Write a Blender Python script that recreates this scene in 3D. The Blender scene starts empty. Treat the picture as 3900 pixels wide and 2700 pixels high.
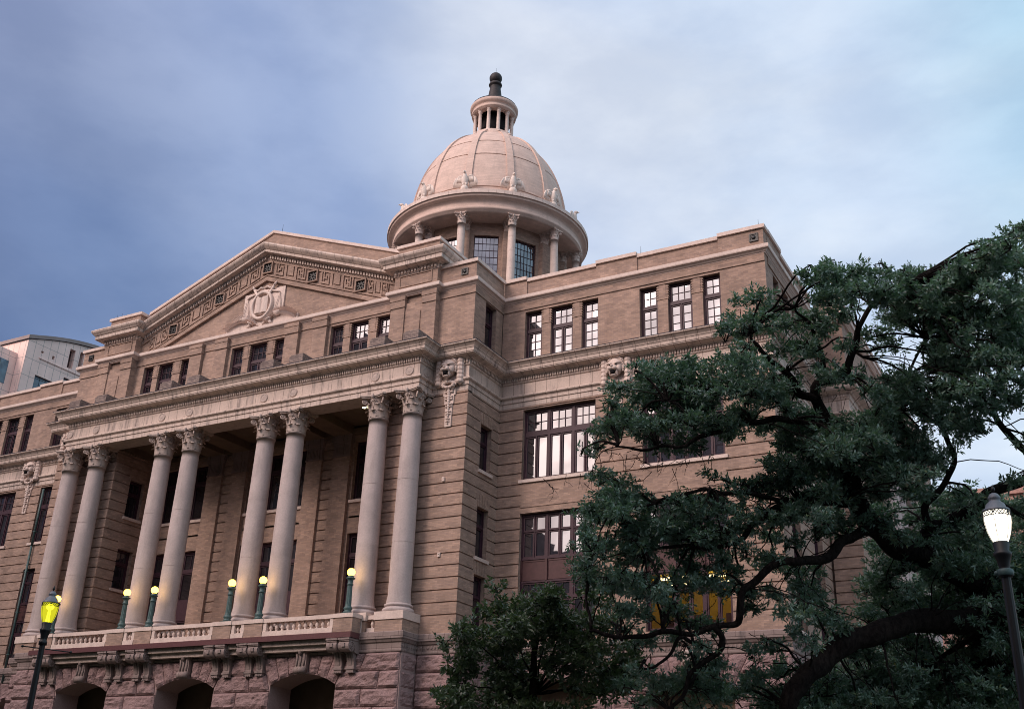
import bpy, bmesh, math, random
import numpy as np
from mathutils import Vector, Matrix, noise
random.seed(7)
S = bpy.context.scene
COL = S.collection
R = math.radians
PI = math.pi

# ---------------------------------------------------------------- camera
cam = bpy.data.cameras.new('camera'); camo = bpy.data.objects.new('camera', cam); COL.objects.link(camo)
S.camera = camo
cam.sensor_width = 36.0; cam.sensor_fit = 'HORIZONTAL'
cam.lens = 36.0 * 4098.1 / 3900.0
cam.clip_start = 0.1; cam.clip_end = 3000
YAW, PITCH, ROLL = R(-29.378), R(23.662), R(2.1076)
_f = Vector((math.sin(YAW)*math.cos(PITCH), math.cos(YAW)*math.cos(PITCH), math.sin(PITCH)))
_r0 = Vector((math.cos(YAW), -math.sin(YAW), 0)); _u0 = _r0.cross(_f)
_r = math.cos(ROLL)*_r0 + math.sin(ROLL)*_u0
_u = -math.sin(ROLL)*_r0 + math.cos(ROLL)*_u0
CAM = Vector((0, 0, 1.6))
camo.matrix_world = Matrix(((_r.x, _u.x, -_f.x, CAM.x), (_r.y, _u.y, -_f.y, CAM.y), (_r.z, _u.z, -_f.z, CAM.z), (0, 0, 0, 1)))
def at(x, y, depth):
    """a point seen at (x, y) of the 2305 px wide photograph, `depth` metres away along the view axis"""
    return CAM + depth*((x*1.692-1950)/4098.1*_r - (y*1.692-1350)/4098.1*_u + _f)

# ---------------------------------------------------------------- render look
S.view_settings.view_transform = 'Standard'; S.view_settings.look = 'None'
S.view_settings.exposure = 0.0; S.view_settings.gamma = 1.0
S.render.engine = 'CYCLES'
S.cycles.use_denoising = True
S.cycles.filter_width = 0.95
S.cycles.max_bounces = 6; S.cycles.diffuse_bounces = 3; S.cycles.glossy_bounces = 3; S.cycles.transparent_max_bounces = 8
S.cycles.sample_clamp_indirect = 6.0
S.cycles.caustics_reflective = False; S.cycles.caustics_refractive = False

# ---------------------------------------------------------------- sky and light
SUN_AZ = math.atan2(-0.44, -0.80)          # the afterglow stands behind the camera, to its left
GLOW = Vector((-0.36, -0.78, 0.60)).normalized()
w = bpy.data.worlds.new('World'); S.world = w; w.use_nodes = True
nt = w.node_tree; N = nt.nodes; Lk = nt.links; N.clear()
def nd(t, **k):
    n = N.new(t)
    for a, b in k.items(): setattr(n, a, b)
    return n
def setin(n, i, v):
    n.inputs[i].default_value = v
out = nd('ShaderNodeOutputWorld')
tc = nd('ShaderNodeTexCoord')
def dotn(vec, src=None):
    n = nd('ShaderNodeVectorMath', operation='DOT_PRODUCT'); Lk.new(tc.outputs['Generated'], n.inputs[0]); n.inputs[1].default_value = vec; return n.outputs['Value']
def mth(op, a, b=None, clamp=False):
    n = nd('ShaderNodeMath', operation=op); n.use_clamp = clamp
    for i, v in enumerate((a, b)):
        if v is None: continue
        if isinstance(v, (int, float)): n.inputs[i].default_value = v
        else: Lk.new(v, n.inputs[i])
    return n.outputs[0]
def ramp(fac, stops, interp='EASE'):
    n = nd('ShaderNodeValToRGB'); n.color_ramp.interpolation = interp
    el = n.color_ramp.elements
    while len(el) < len(stops): el.new(0.5)
    for e, (p, c) in zip(el, stops): e.position = p; e.color = (*c, 1)
    Lk.new(fac, n.inputs['Fac']); return n.outputs['Color']
def mix(fac, a, b, mode='MIX'):
    n = nd('ShaderNodeMix', data_type='RGBA', blend_type=mode)
    for i, v in ((0, fac), (6, a), (7, b)):
        if isinstance(v, (int, float)): n.inputs[i].default_value = v
        elif isinstance(v, tuple): n.inputs[i].default_value = (*v, 1)
        else: Lk.new(v, n.inputs[i])
    return n.outputs[2]
sky = nd('ShaderNodeTexSky', sky_type='NISHITA'); sky.sun_disc = False
sky.sun_elevation = R(4); sky.sun_rotation = SUN_AZ % (2*PI); sky.altitude = 20; sky.air_density = 1.0; sky.dust_density = 2.0; sky.ozone_density = 3.0
# overcast deck: slate blue on the left, pale lavender to the right, cyan toward the top right
hor = mth('ADD', mth('MULTIPLY', dotn((0.871, 0.491, 0.0)), 0.95), 0.5)
up = dotn((0, 0, 1))
side = mth('ADD', hor, mth('MULTIPLY', mth('SUBTRACT', up, 0.42), 0.42), clamp=True)
base = ramp(side, [(0.0, (0.105, 0.15, 0.285)), (0.16, (0.18, 0.25, 0.425)), (0.36, (0.31, 0.40, 0.615)), (0.58, (0.56, 0.645, 0.80)), (0.82, (0.70, 0.785, 0.885)), (1.0, (0.50, 0.71, 0.82))])
mp = nd('ShaderNodeMapping'); Lk.new(tc.outputs['Generated'], mp.inputs['Vector']); mp.inputs['Scale'].default_value = (1.0, 1.0, 2.2); mp.inputs['Rotation'].default_value = (0.3, 0.5, 0.2)
nz = nd('ShaderNodeTexNoise'); Lk.new(mp.outputs[0], nz.inputs['Vector'])
nz.inputs['Scale'].default_value = 2.3; nz.inputs['Detail'].default_value = 6; nz.inputs['Roughness'].default_value = 0.52; nz.inputs['Distortion'].default_value = 0.35
nz2 = nd('ShaderNodeTexNoise'); Lk.new(mp.outputs[0], nz2.inputs['Vector'])
nz2.inputs['Scale'].default_value = 5.2; nz2.inputs['Detail'].default_value = 7; nz2.inputs['Roughness'].default_value = 0.55
cl = ramp(nz.outputs['Fac'], [(0.34, (0, 0, 0)), (0.68, (1, 1, 1))])
cl2 = ramp(nz2.outputs['Fac'], [(0.34, (0.89, 0.90, 0.925)), (0.66, (1.11, 1.09, 1.06))])
lite = mix(1.0, mix(0.30, base, (0.80, 0.80, 0.88)), (1.04, 1.03, 1.0), 'MULTIPLY')
dark = mix(1.0, base, (0.84, 0.88, 0.96), 'MULTIPLY')
clw = mix(1.0, cl, ramp(side, [(0.0, (0.12, 0.12, 0.12)), (0.35, (0.35, 0.35, 0.35)), (0.62, (1, 1, 1))]), 'MULTIPLY')
deck = mix(1.0, mix(clw, dark, lite), cl2, 'MULTIPLY')
# afterglow: pinkish bright cloud low in the sky behind the viewer
gd = mth('MAXIMUM', dotn(tuple(GLOW)), 0.0)
g1 = mth('POWER', gd, 11.0)
g2 = mth('POWER', gd, 2.0)
gl = ramp(g1, [(0.0, (0, 0, 0)), (1.0, (4.5, 3.75, 3.35))], 'LINEAR')
gl2 = ramp(g2, [(0.0, (0, 0, 0)), (1.0, (0.60, 0.43, 0.40))], 'LINEAR')
sep = nd('ShaderNodeSeparateXYZ'); Lk.new(tc.outputs['Generated'], sep.inputs[0])
azi = mth('ARCTAN2', sep.outputs['X'], sep.outputs['Y'])
wn = nd('ShaderNodeTexWhiteNoise', noise_dimensions='1D'); Lk.new(mth('FLOOR', mth('MULTIPLY', azi, 7.0)), wn.inputs['W'])
wn2 = nd('ShaderNodeTexWhiteNoise', noise_dimensions='1D'); Lk.new(mth('FLOOR', mth('MULTIPLY', azi, 23.0)), wn2.inputs['W'])
roofl = mth('ADD', mth('ADD', mth('MULTIPLY', wn.outputs['Value'], 0.07), mth('MULTIPLY', wn2.outputs['Value'], 0.04)), 0.05)
hz = ramp(mth('ADD', mth('MULTIPLY', mth('SUBTRACT', up, roofl), 40.0), 0.5), [(0.0, (0.05, 0.05, 0.06)), (1.0, (1, 1, 1))], 'LINEAR')   # the skyline stands dark under the glow
allg = mix(1.0, mix(1.0, gl, gl2, 'ADD'), cl2, 'MULTIPLY')
back = mth('MULTIPLY', mth('SUBTRACT', mth('MULTIPLY', dotn((0.0, -1.0, 0.0)), 4.0), 0.4), 1.0, clamp=True)
bg1 = nd('ShaderNodeBackground'); Lk.new(mix(1.0, mix(1.0, deck, allg, 'ADD'), mix(back, (1.0, 1.0, 1.0), hz), 'MULTIPLY'), bg1.inputs['Color']); bg1.inputs['Strength'].default_value = 1.0
bg2 = nd('ShaderNodeBackground'); Lk.new(sky.outputs[0], bg2.inputs['Color']); bg2.inputs['Strength'].default_value = 0.05
add = nd('ShaderNodeAddShader'); Lk.new(bg1.outputs[0], add.inputs[0]); Lk.new(bg2.outputs[0], add.inputs[1])
Lk.new(add.outputs[0], out.inputs['Surface'])
w.cycles.sampling_method = 'MANUAL'; w.cycles.sample_map_resolution = 512
sl = bpy.data.lights.new('sun', 'SUN'); sl.energy = 1.35; sl.angle = R(17); sl.color = (1.0, 0.79, 0.69)
so = bpy.data.objects.new('sun', sl); COL.objects.link(so)
so.rotation_euler = GLOW.to_track_quat('Z', 'Y').to_euler()

# ---------------------------------------------------------------- materials
class MT:
    def __init__(s, name):
        s.m = bpy.data.materials.new(name); s.m.use_nodes = True; s.t = s.m.node_tree; s.n = s.t.nodes; s.n.clear()
        s.o = s.new('ShaderNodeOutputMaterial'); s.p = s.new('ShaderNodeBsdfPrincipled'); s.link(s.p.outputs[0], s.o.inputs[0])
        s.geo = s.new('ShaderNodeNewGeometry')
    def new(s, t, **k):
        n = s.n.new(t)
        for a, b in k.items(): setattr(n, a, b)
        return n
    def link(s, a, b): s.t.links.new(a, b)
    def put(s, sock, v):
        if isinstance(v, (int, float)): sock.default_value = v
        elif isinstance(v, tuple): sock.default_value = (*v, 1) if len(v) == 3 and sock.type == 'RGBA' else v
        else: s.link(v, sock)
    def noise(s, scale, detail=4, rough=.55, vec=None, dist=0):
        n = s.new('ShaderNodeTexNoise'); s.link(vec or s.geo.outputs['Position'], n.inputs['Vector'])
        n.inputs['Scale'].default_value = scale; n.inputs['Detail'].default_value = detail; n.inputs['Roughness'].default_value = rough; n.inputs['Distortion'].default_value = dist
        return n.outputs['Fac']
    def scaled(s, v):
        n = s.new('ShaderNodeVectorMath', operation='MULTIPLY'); s.link(s.geo.outputs['Position'], n.inputs[0]); n.inputs[1].default_value = v; return n.outputs[0]
    def mix(s, fac, a, b, mode='MIX'):
        n = s.new('ShaderNodeMix', data_type='RGBA', blend_type=mode)
        s.put(n.inputs[0], fac); s.put(n.inputs[6], a); s.put(n.inputs[7], b); return n.outputs[2]
    def ramp(s, fac, stops, interp='LINEAR'):
        n = s.new('ShaderNodeValToRGB'); n.color_ramp.interpolation = interp; el = n.color_ramp.elements
        while len(el) < len(stops): el.new(.5)
        for e, (p, c) in zip(el, stops): e.position = p; e.color = (*((c,)*3 if isinstance(c, (int, float)) else c), 1)
        s.link(fac, n.inputs[0]); return n.outputs[0]
    def bump(s, h, strength, dist):
        n = s.new('ShaderNodeBump'); n.inputs['Strength'].default_value = strength; n.inputs['Distance'].default_value = dist
        s.link(h, n.inputs['Height']); s.link(n.outputs[0], s.p.inputs['Normal'])
    def col(s, c): s.put(s.p.inputs['Base Color'], c)
    def set(s, rough=.8, spec=.3, metal=0):
        s.p.inputs['Roughness'].default_value = rough; s.p.inputs['Specular IOR Level'].default_value = spec; s.p.inputs['Metallic'].default_value = metal; return s.m
    def mth(s, op, a, b):
        n = s.new('ShaderNodeMath', operation=op)
        for k, v in enumerate((a, b)):
            if isinstance(v, (int, float)): n.inputs[k].default_value = v
            elif v is not None: s.link(v, n.inputs[k])
        return n.outputs[0]
    def wallvec(s):                       # (run along the wall, z), whichever way the wall faces
        x = s.new('ShaderNodeSeparateXYZ'); s.link(s.geo.outputs['Position'], x.inputs[0])
        q = s.new('ShaderNodeSeparateXYZ'); s.link(s.geo.outputs['True Normal'], q.inputs[0])
        g = s.mth('GREATER_THAN', s.mth('SUBTRACT', s.mth('ABSOLUTE', q.outputs['X'], None), s.mth('ABSOLUTE', q.outputs['Y'], None)), .05)
        u = s.mth('ADD', s.mth('MULTIPLY', x.outputs['X'], s.mth('SUBTRACT', 1.0, g)), s.mth('MULTIPLY', x.outputs['Y'], g))
        c = s.new('ShaderNodeCombineXYZ'); s.link(u, c.inputs[0]); s.link(x.outputs['Z'], c.inputs[1]); return c.outputs[0]
    def brick(s, vec, c1, c2, mo, bw, rh, ms, off=.5):
        b = s.new('ShaderNodeTexBrick'); s.link(vec, b.inputs['Vector']); b.offset = off
        for k, v in (('Color1', c1), ('Color2', c2), ('Mortar', mo)): b.inputs[k].default_value = (*v, 1)
        for k, v in (('Scale', 1), ('Mortar Size', ms), ('Mortar Smooth', .1), ('Bias', 0), ('Brick Width', bw), ('Row Height', rh)): b.inputs[k].default_value = v
        return b.outputs['Color'], b.outputs['Fac']

def m_brick(name, c1, c2, mo):
    m = MT(name); v = m.wallvec()
    c, f = m.brick(v, c1, c2, mo, .235, .069, .007)
    c3, f3 = m.brick(v, (.80, .80, .80), (1.18, 1.15, 1.1), (1, 1, 1), .47, .138, .0)
    c = m.mix(.75, c, c3, 'MULTIPLY')
    big = m.ramp(m.noise(.35, 5, .6), [(.3, .86), (.7, 1.1)])
    soot = m.ramp(m.noise(1.0, 6, .65, m.scaled((1.4, 1.4, .18))), [(.42, 1.0), (.78, .78)])
    c = m.mix(1, m.mix(1, c, big, 'MULTIPLY'), soot, 'MULTIPLY'); m.col(c)
    m.bump(f, -.5, .006); return m.set(.85, .25)
BRICK = m_brick('tan_brick', (.44, .31, .252), (.325, .228, .182), (.31, .235, .21))
BRICKD = m_brick('weathered_brick', (.34, .27, .245), (.20, .155, .145), (.10, .08, .08))
def m_stone(name, base, stain, joint=.0, jw=1.1, jh=.5, amt=.5, band=False):
    m = MT(name)
    c = m.mix(m.ramp(m.noise(1.3, 6, .6), [(.35, 0), (.7, 1)]), base, tuple(x*.84 for x in base))
    st = m.ramp(m.noise(2.2, 6, .6, m.scaled((1.5, 1.5, .22))), [(.52, 0), (.74, 1)])
    c = m.mix(m.mix(amt, (0, 0, 0), st), c, stain)
    fine = m.ramp(m.noise(14, 4, .6), [(.3, .9), (.7, 1.06)]); c = m.mix(1, c, fine, 'MULTIPLY')
    if joint:
        jc, jf = m.brick(m.wallvec(), (1, 1, 1), (.93, .93, .94), (.36, .33, .32), jw, jh, joint); c = m.mix(1, c, jc, 'MULTIPLY')
    if band: c = m.mix(1, c, m.ramp(m.noise(4, 3, .6, m.scaled((.25, .25, 3.2))), [(.35, .88), (.65, 1.06)]), 'MULTIPLY')
    m.col(c); m.bump(m.noise(9, 5, .6), .25, .02); return m.set(.75, .3)
STONE = m_stone('cream_terracotta', (.64, .52, .46), (.24, .19, .175), .012, 1.05, 4.0, .62)
STONEC = m_stone('column_limestone', (.53, .445, .43), (.33, .275, .265), 0, amt=.6)
STONED = m_stone('stained_limestone', (.54, .44, .395), (.15, .125, .12), 0, .8, 3.0, .6)
STONEG = m_stone('sooty_shaded_limestone', (.29, .225, .21), (.10, .085, .085), .012, .8, 3.0, .8)  # soot streaks; base also darkened for the shade under the balcony slab
STONEL = m_stone('pale_terracotta', (.72, .585, .525), (.42, .34, .31), 0, amt=.45)
DOMEM = m_stone('dome_terracotta', (.67, .505, .435), (.47, .36, .315), 0, amt=.5, band=True)
CORNM = m_stone('cornice_terracotta', (.67, .54, .47), (.17, .14, .135), .012, .62, 8.0, .85)
def m_plain(name, c, rough=.6, spec=.3, metal=0, var=.25, scale=6, bump=0):
    m = MT(name)
    m.col(m.mix(m.ramp(m.noise(scale, 5, .6), [(.3, 0), (.7, 1)]), c, tuple(x*(1-var) for x in c)))
    if bump: m.bump(m.noise(scale*3, 5, .65), bump, .03)
    return m.set(rough, spec, metal)
def m_granite(name, a, b):
    m = MT(name)
    c = m.mix(m.ramp(m.noise(42, 3, .7), [(.38, 0), (.62, 1)]), a, b)
    c = m.mix(1, c, m.ramp(m.noise(1.1, 5, .6), [(.3, .82), (.7, 1.12)]), 'MULTIPLY')
    m.col(c); m.bump(m.noise(7, 7, .68), .9, .09); return m.set(.82, .3)
GRAN = m_granite('pink_granite', (.39, .265, .26), (.225, .15, .15))
GRANS = m_plain('dressed_granite', (.40, .29, .28), .8, .25, 0, .3, 18)
REDG = m_plain('red_granite', (.13, .05, .055), .45, .4, 0, .35, 20)
FRAME = m_plain('plum_wood_paint', (.055, .022, .036), .5, .35, 0, .3, 9)
SPAN = m_plain('plum_spandrel', (.085, .035, .038), .5, .35, 0, .3, 5)
DARK = m_plain('recess_shade', (.02, .018, .02), .9, .1)  # near-black colour stands in for the shade inside openings and hollows
IRON = m_plain('black_iron', (.006, .007, .009), .45, .45, 0, .3, 12)
VERDI = m_plain('verdigris_iron', (.075, .135, .135), .5, .4, 0, .4, 9)
CAPM = m_plain('weathered_metal_cap', (.20, .22, .25), .45, .4, .2, .3, 8)
FINI = m_plain('dark_copper', (.045, .04, .042), .6, .35, .2, .4, 5)
LEAD = m_plain('lead_flashing', (.06, .06, .085), .7, .3, 0, .3, 5)
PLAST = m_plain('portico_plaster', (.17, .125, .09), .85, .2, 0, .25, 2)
ROOF = m_plain('flat_roof', (.12, .12, .12), .9, .2)
def m_glass(name, body, refl):
    m = MT(name); m.n.remove(m.p)
    d = m.new('ShaderNodeBsdfDiffuse')
    m.put(d.inputs[0], m.mix(m.ramp(m.noise(.9, 3, .5), [(.35, 0), (.65, 1)]), body, tuple(x*2.2 for x in body)))
    g = m.new('ShaderNodeBsdfGlossy'); g.inputs['Roughness'].default_value = .015; g.inputs['Color'].default_value = (.97, .95, .98, 1)
    fr = m.new('ShaderNodeFresnel'); fr.inputs['IOR'].default_value = 1.55
    mr = m.new('ShaderNodeMapRange'); m.link(fr.outputs[0], mr.inputs[0]); mr.inputs[1].default_value = .04; mr.inputs[2].default_value = .6; mr.inputs[3].default_value = refl; m.link(m.ramp(m.noise(.55, 2, .5), [(.35, refl*.62), (.62, refl*1.15)]), mr.inputs[3]); mr.inputs[4].default_value = .95
    bp = m.new('ShaderNodeBump'); bp.inputs['Strength'].default_value = .12; bp.inputs['Distance'].default_value = .02; m.link(m.noise(1.1, 1, .4), bp.inputs['Height']); m.link(bp.outputs[0], g.inputs['Normal'])
    mx = m.new('ShaderNodeMixShader'); m.link(mr.outputs[0], mx.inputs[0]); m.link(d.outputs[0], mx.inputs[1]); m.link(g.outputs[0], mx.inputs[2]); m.link(mx.outputs[0], m.o.inputs[0])
    return m.m
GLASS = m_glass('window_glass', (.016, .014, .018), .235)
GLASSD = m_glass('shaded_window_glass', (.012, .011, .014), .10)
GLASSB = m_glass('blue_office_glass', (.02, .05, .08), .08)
def m_clear(name):
    m = MT(name); m.n.remove(m.p)
    t = m.new('ShaderNodeBsdfTransparent'); t.inputs[0].default_value = (.75, .72, .68, 1); g = m.new('ShaderNodeBsdfGlossy'); g.inputs['Roughness'].default_value = .02
    mx = m.new('ShaderNodeMixShader'); mx.inputs[0].default_value = .1; m.link(t.outputs[0], mx.inputs[1]); m.link(g.outputs[0], mx.inputs[2]); m.link(mx.outputs[0], m.o.inputs[0]); return m.m
CLEAR = m_clear('clear_window_glass')
def m_emit(name, c, k):
    m = MT(name); m.n.remove(m.p); e = m.new('ShaderNodeEmission'); e.inputs[0].default_value = (*c, 1); e.inputs[1].default_value = k; m.link(e.outputs[0], m.o.inputs[0]); return m.m
GLOBE = m_emit('lit_globe', (1.0, .58, .06), 10.0)
def m_lantern(name, c, k, see):
    m = MT(name); m.n.remove(m.p); e = m.new('ShaderNodeEmission'); e.inputs[0].default_value = (*c, 1); e.inputs[1].default_value = k
    t = m.new('ShaderNodeBsdfTransparent'); t.inputs[0].default_value = (*c, 1)
    mx = m.new('ShaderNodeMixShader'); mx.inputs[0].default_value = see; m.link(e.outputs[0], mx.inputs[1]); m.link(t.outputs[0], mx.inputs[2]); m.link(mx.outputs[0], m.o.inputs[0]); return m.m
STREETY = m_lantern('lit_yellow_lantern', (.85, .82, .035), .95, .35)
STREETW = m_lantern('lit_white_lantern', (1.0, .93, .80), 2.3, .3)
STREETC = m_emit('lantern_bulb', (1.0, .92, .5), 9.0); STREETD = m_emit('white_lantern_bulb', (1.0, .93, .8), 9.0)
TUBE = m_emit('ceiling_tube', (1.0, .82, .45), 4.5)
ROOMM = m_plain('lit_office_wall', (.42, .29, .05), .9, .1, 0, .15, 2)
DOWNL = m_emit('downlight', (1.0, .88, .5), 9.0)

# ---------------------------------------------------------------- mesh helpers
class MB:
    def __init__(s): s.v = []; s.f = []; s.sm = []
    def add(s, vs, fs, sm=False):
        o = len(s.v); s.v.extend([tuple(v) for v in vs]); s.f.extend([tuple(i+o for i in f) for f in fs]); s.sm.extend([sm]*len(fs)); return s
    def box(s, x0, x1, y0, y1, z0, z1, T=None):
        if x1 < x0: x0, x1 = x1, x0
        if y1 < y0: y0, y1 = y1, y0
        vs = [(x, y, z) for z in (z0, z1) for y in (y0, y1) for x in (x0, x1)]
        if T: vs = [T(*v) for v in vs]
        return s.add(vs, [(0, 2, 3, 1), (4, 5, 7, 6), (0, 1, 5, 4), (2, 6, 7, 3), (0, 4, 6, 2), (1, 3, 7, 5)])
    def hexa(s, p): return s.add(p, [(0, 3, 2, 1), (4, 5, 6, 7), (0, 1, 5, 4), (1, 2, 6, 5), (2, 3, 7, 6), (3, 0, 4, 7)])
    def prism(s, poly, vec):
        n = len(poly); a = [Vector(p) for p in poly]; vec = Vector(vec); b = [p+vec for p in a]
        return s.add(a+b, [tuple(range(n))[::-1], tuple(range(n, 2*n))]+[(i, (i+1) % n, n+(i+1) % n, n+i) for i in range(n)])
    def lathe(s, prof, c=(0, 0, 0), n=24, a0=0, a1=2*PI, sm=True, sx=1, sy=1):
        full = abs(a1-a0-2*PI) < 1e-6; k = n if full else n+1
        vs = [(c[0]+r*sx*math.cos(a0+(a1-a0)*i/n), c[1]+r*sy*math.sin(a0+(a1-a0)*i/n), c[2]+z) for r, z in prof for i in range(k)]
        fs = [(j*k+i, j*k+(i+1) % k, (j+1)*k+(i+1) % k, (j+1)*k+i) for j in range(len(prof)-1) for i in range(n)]
        return s.add(vs, fs, sm)
    def tube(s, pts, rad, n=8, sm=True, cap=True):
        pts = [Vector(p) for p in pts]; m = len(pts)
        if isinstance(rad, (int, float)): rad = [rad]*m
        vs = []; t0 = None; up = Vector((0, 0, 1))
        for i, p in enumerate(pts):
            t = (pts[min(i+1, m-1)]-pts[max(i-1, 0)]).normalized()
            if i == 0:
                a = t.cross(up if abs(t.z) < .95 else Vector((1, 0, 0))).normalized()
            else:
                a = (a - t*a.dot(t)).normalized()
            b = t.cross(a)
            for k in range(n):
                q = 2*PI*k/n; vs.append(p+rad[i]*(math.cos(q)*a+math.sin(q)*b))
        fs = [(j*n+i, j*n+(i+1) % n, (j+1)*n+(i+1) % n, (j+1)*n+i) for j in range(m-1) for i in range(n)]
        if cap: fs += [tuple(range(n))[::-1], tuple(range((m-1)*n, m*n))]
        return s.add(vs, fs, sm)
    def ball(s, c, r, n=12, m=8, sm=True):
        r = r if isinstance(r, tuple) else (r, r, r); c = Vector(c)
        vs = [c+Vector((0, 0, -r[2]))]
        for j in range(1, m):
            a = -PI/2+PI*j/m
            vs += [c+Vector((r[0]*math.cos(a)*math.cos(2*PI*i/n), r[1]*math.cos(a)*math.sin(2*PI*i/n), r[2]*math.sin(a))) for i in range(n)]
        vs.append(c+Vector((0, 0, r[2]))); L = len(vs)-1
        fs = [(0, 1+(i+1) % n, 1+i) for i in range(n)]+[(1+j*n+i, 1+j*n+(i+1) % n, 1+(j+1)*n+(i+1) % n, 1+(j+1)*n+i) for j in range(m-2) for i in range(n)]
        fs += [(L, L-n+i, L-n+(i+1) % n) for i in range(n)]
        return s.add(vs, fs, sm)
    def sweep(s, path, prof, sm=False):
        """a moulding: prof = [(outward, z)] carried along the XY path, outward = right hand of travel... mitred"""
        P = [Vector((p[0], p[1])) for p in path]; n = len(P); k = len(prof); vs = []
        nr = []
        for i in range(n-1):
            d = (P[i+1]-P[i]).normalized(); nr.append(Vector((d.y, -d.x)))
        for i in range(n):
            if i == 0: m = nr[0]
            elif i == n-1: m = nr[-1]
            else:
                m = nr[i-1]+nr[i]; m = m/ (1+nr[i-1].dot(nr[i]))
            vs += [(P[i].x+m.x*o, P[i].y+m.y*o, z) for o, z in prof]
        fs = [(i*k+j, (i+1)*k+j, (i+1)*k+j+1, i*k+j+1) for i in range(n-1) for j in range(k-1)]
        fs += [tuple(range(k)), tuple(range((n-1)*k, n*k))[::-1]]
        return s.add(vs, fs, sm)
    def xf(s, M):
        s.v = [tuple(M @ Vector(v)) for v in s.v]; return s
    def join(s, o, M=None):
        return s.add([tuple(M @ Vector(v)) for v in o.v] if M else o.v, [], False)._f(o)
    def _f(s, o):
        b = len(s.v)-len(o.v); s.f.extend([tuple(i+b for i in f) for f in o.f]); s.sm.extend(o.sm); return s
    def mesh(s, name, mat, fix=True):
        me = bpy.data.meshes.new(name); me.from_pydata(s.v, [], s.f); me.update()
        if any(s.sm): me.polygons.foreach_set('use_smooth', s.sm)
        if fix and len(s.f) < 40000:
            b = bmesh.new(); b.from_mesh(me); bmesh.ops.recalc_face_normals(b, faces=b.faces); b.to_mesh(me); b.free()
        me.materials.append(mat); return me
    def each(s, name, mat, parent=None, tol=.04):
        """one object per separate piece (pieces that touch or nearly touch stay together)"""
        n = len(s.v); par = list(range(n))
        def find(i):
            while par[i] != i: par[i] = par[par[i]]; i = par[i]
            return i
        for f in s.f:
            a = find(f[0])
            for i in f[1:]: par[find(i)] = a
        comp = {}
        for i in range(n): comp.setdefault(find(i), []).append(i)
        ids = list(comp); A = np.array(s.v)
        lo = np.array([A[comp[c]].min(0) for c in ids])-tol; hi = np.array([A[comp[c]].max(0) for c in ids])+tol
        g = list(range(len(ids)))
        def gf(i):
            while g[i] != i: g[i] = g[g[i]]; i = g[i]
            return i
        for i in range(len(ids)):
            ov = np.where(((lo[i] <= hi[i+1:]) & (hi[i] >= lo[i+1:])).all(1))[0]
            for j in ov: g[gf(int(j)+i+1)] = gf(i)
        gid = {ids[i]: gf(i) for i in range(len(ids))}; parts = {}
        for k, f in enumerate(s.f): parts.setdefault(gid[find(f[0])], []).append(k)
        res = []
        for ks in parts.values():
            m = MB(); mp_ = {}
            for k in ks:
                for i in s.f[k]:
                    if i not in mp_: mp_[i] = len(m.v); m.v.append(s.v[i])
                m.f.append(tuple(mp_[i] for i in s.f[k])); m.sm.append(s.sm[k])
            res.append(m.build(name, mat, parent))
        return res
    def build(s, name, mat, parent=None, fix=True):
        off = Vector((0, 0, 0)); p = parent
        while p: off += p.location; p = p.parent
        if off.length: s.v = [(v[0]-off.x, v[1]-off.y, v[2]-off.z) for v in s.v]
        o = bpy.data.objects.new(name, s.mesh(name, mat, fix)); COL.objects.link(o); o.parent = parent; return o
def empty(name, loc, parent=None):
    o = bpy.data.objects.new(name, None); COL.objects.link(o); o.location = loc; o.parent = parent; o.empty_display_size = .2; return o
def tag(o, label=None, cat=None, group=None, kind=None):
    for k, v in (('label', label), ('category', cat), ('group', group), ('kind', kind)):
        if v: o[k] = v
    return o
def inst(name, me, loc, parent, rotz=0, scale=None):
    o = bpy.data.objects.new(name, me); COL.objects.link(o); off = Vector((0, 0, 0)); p = parent
    while p: off += p.location; p = p.parent
    o.parent = parent; o.location = Vector(loc)-off; o.rotation_euler.z = rotz
    if scale: o.scale = (scale,)*3
    return o
# ================================================================ the courthouse
XC = -39.45
def MX(x): return 2*XC-x
CH = empty('domed_courthouse', (XC, 42.0, 0))
tag(CH, 'tan brick domed courthouse with columned portico and pink granite base', 'courthouse')
GRV = [10.06+.5515*k for k in range(20)]           # rustication joints

# local frames: u along the wall, d into the wall, z up
def TY(y0): return lambda u, d, z: (u, y0+d, z)              # wall looking toward the street
def TXp(x0): return lambda u, d, z: (x0-d, u, z)             # wall looking to the right
def TXm(x0): return lambda u, d, z: (x0+d, u, z)             # wall looking to the left
def free(u0, u1, z0, z1, holes):
    """the wall rectangle minus its openings, as rectangles"""
    zs = sorted({z0, z1}|{z for h in holes for z in h[2:] if z0 < z < z1})
    for a, b in zip(zs, zs[1:]):
        m = (a+b)/2; cut = sorted((h[0], h[1]) for h in holes if h[2] < m < h[3]); u = u0
        for p, q in cut:
            if q <= u0 or p >= u1: continue
            if p > u+1e-4: yield u, p, a, b
            u = max(u, q)
        if u < u1-1e-4: yield u, u1, a, b
def wall(mb, T, u0, u1, z0, z1, holes=(), thick=.4, d0=0.0):
    for a, b, c, d in free(u0, u1, z0, z1, holes): mb.box(a, b, d0, thick, c, d, T)
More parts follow.
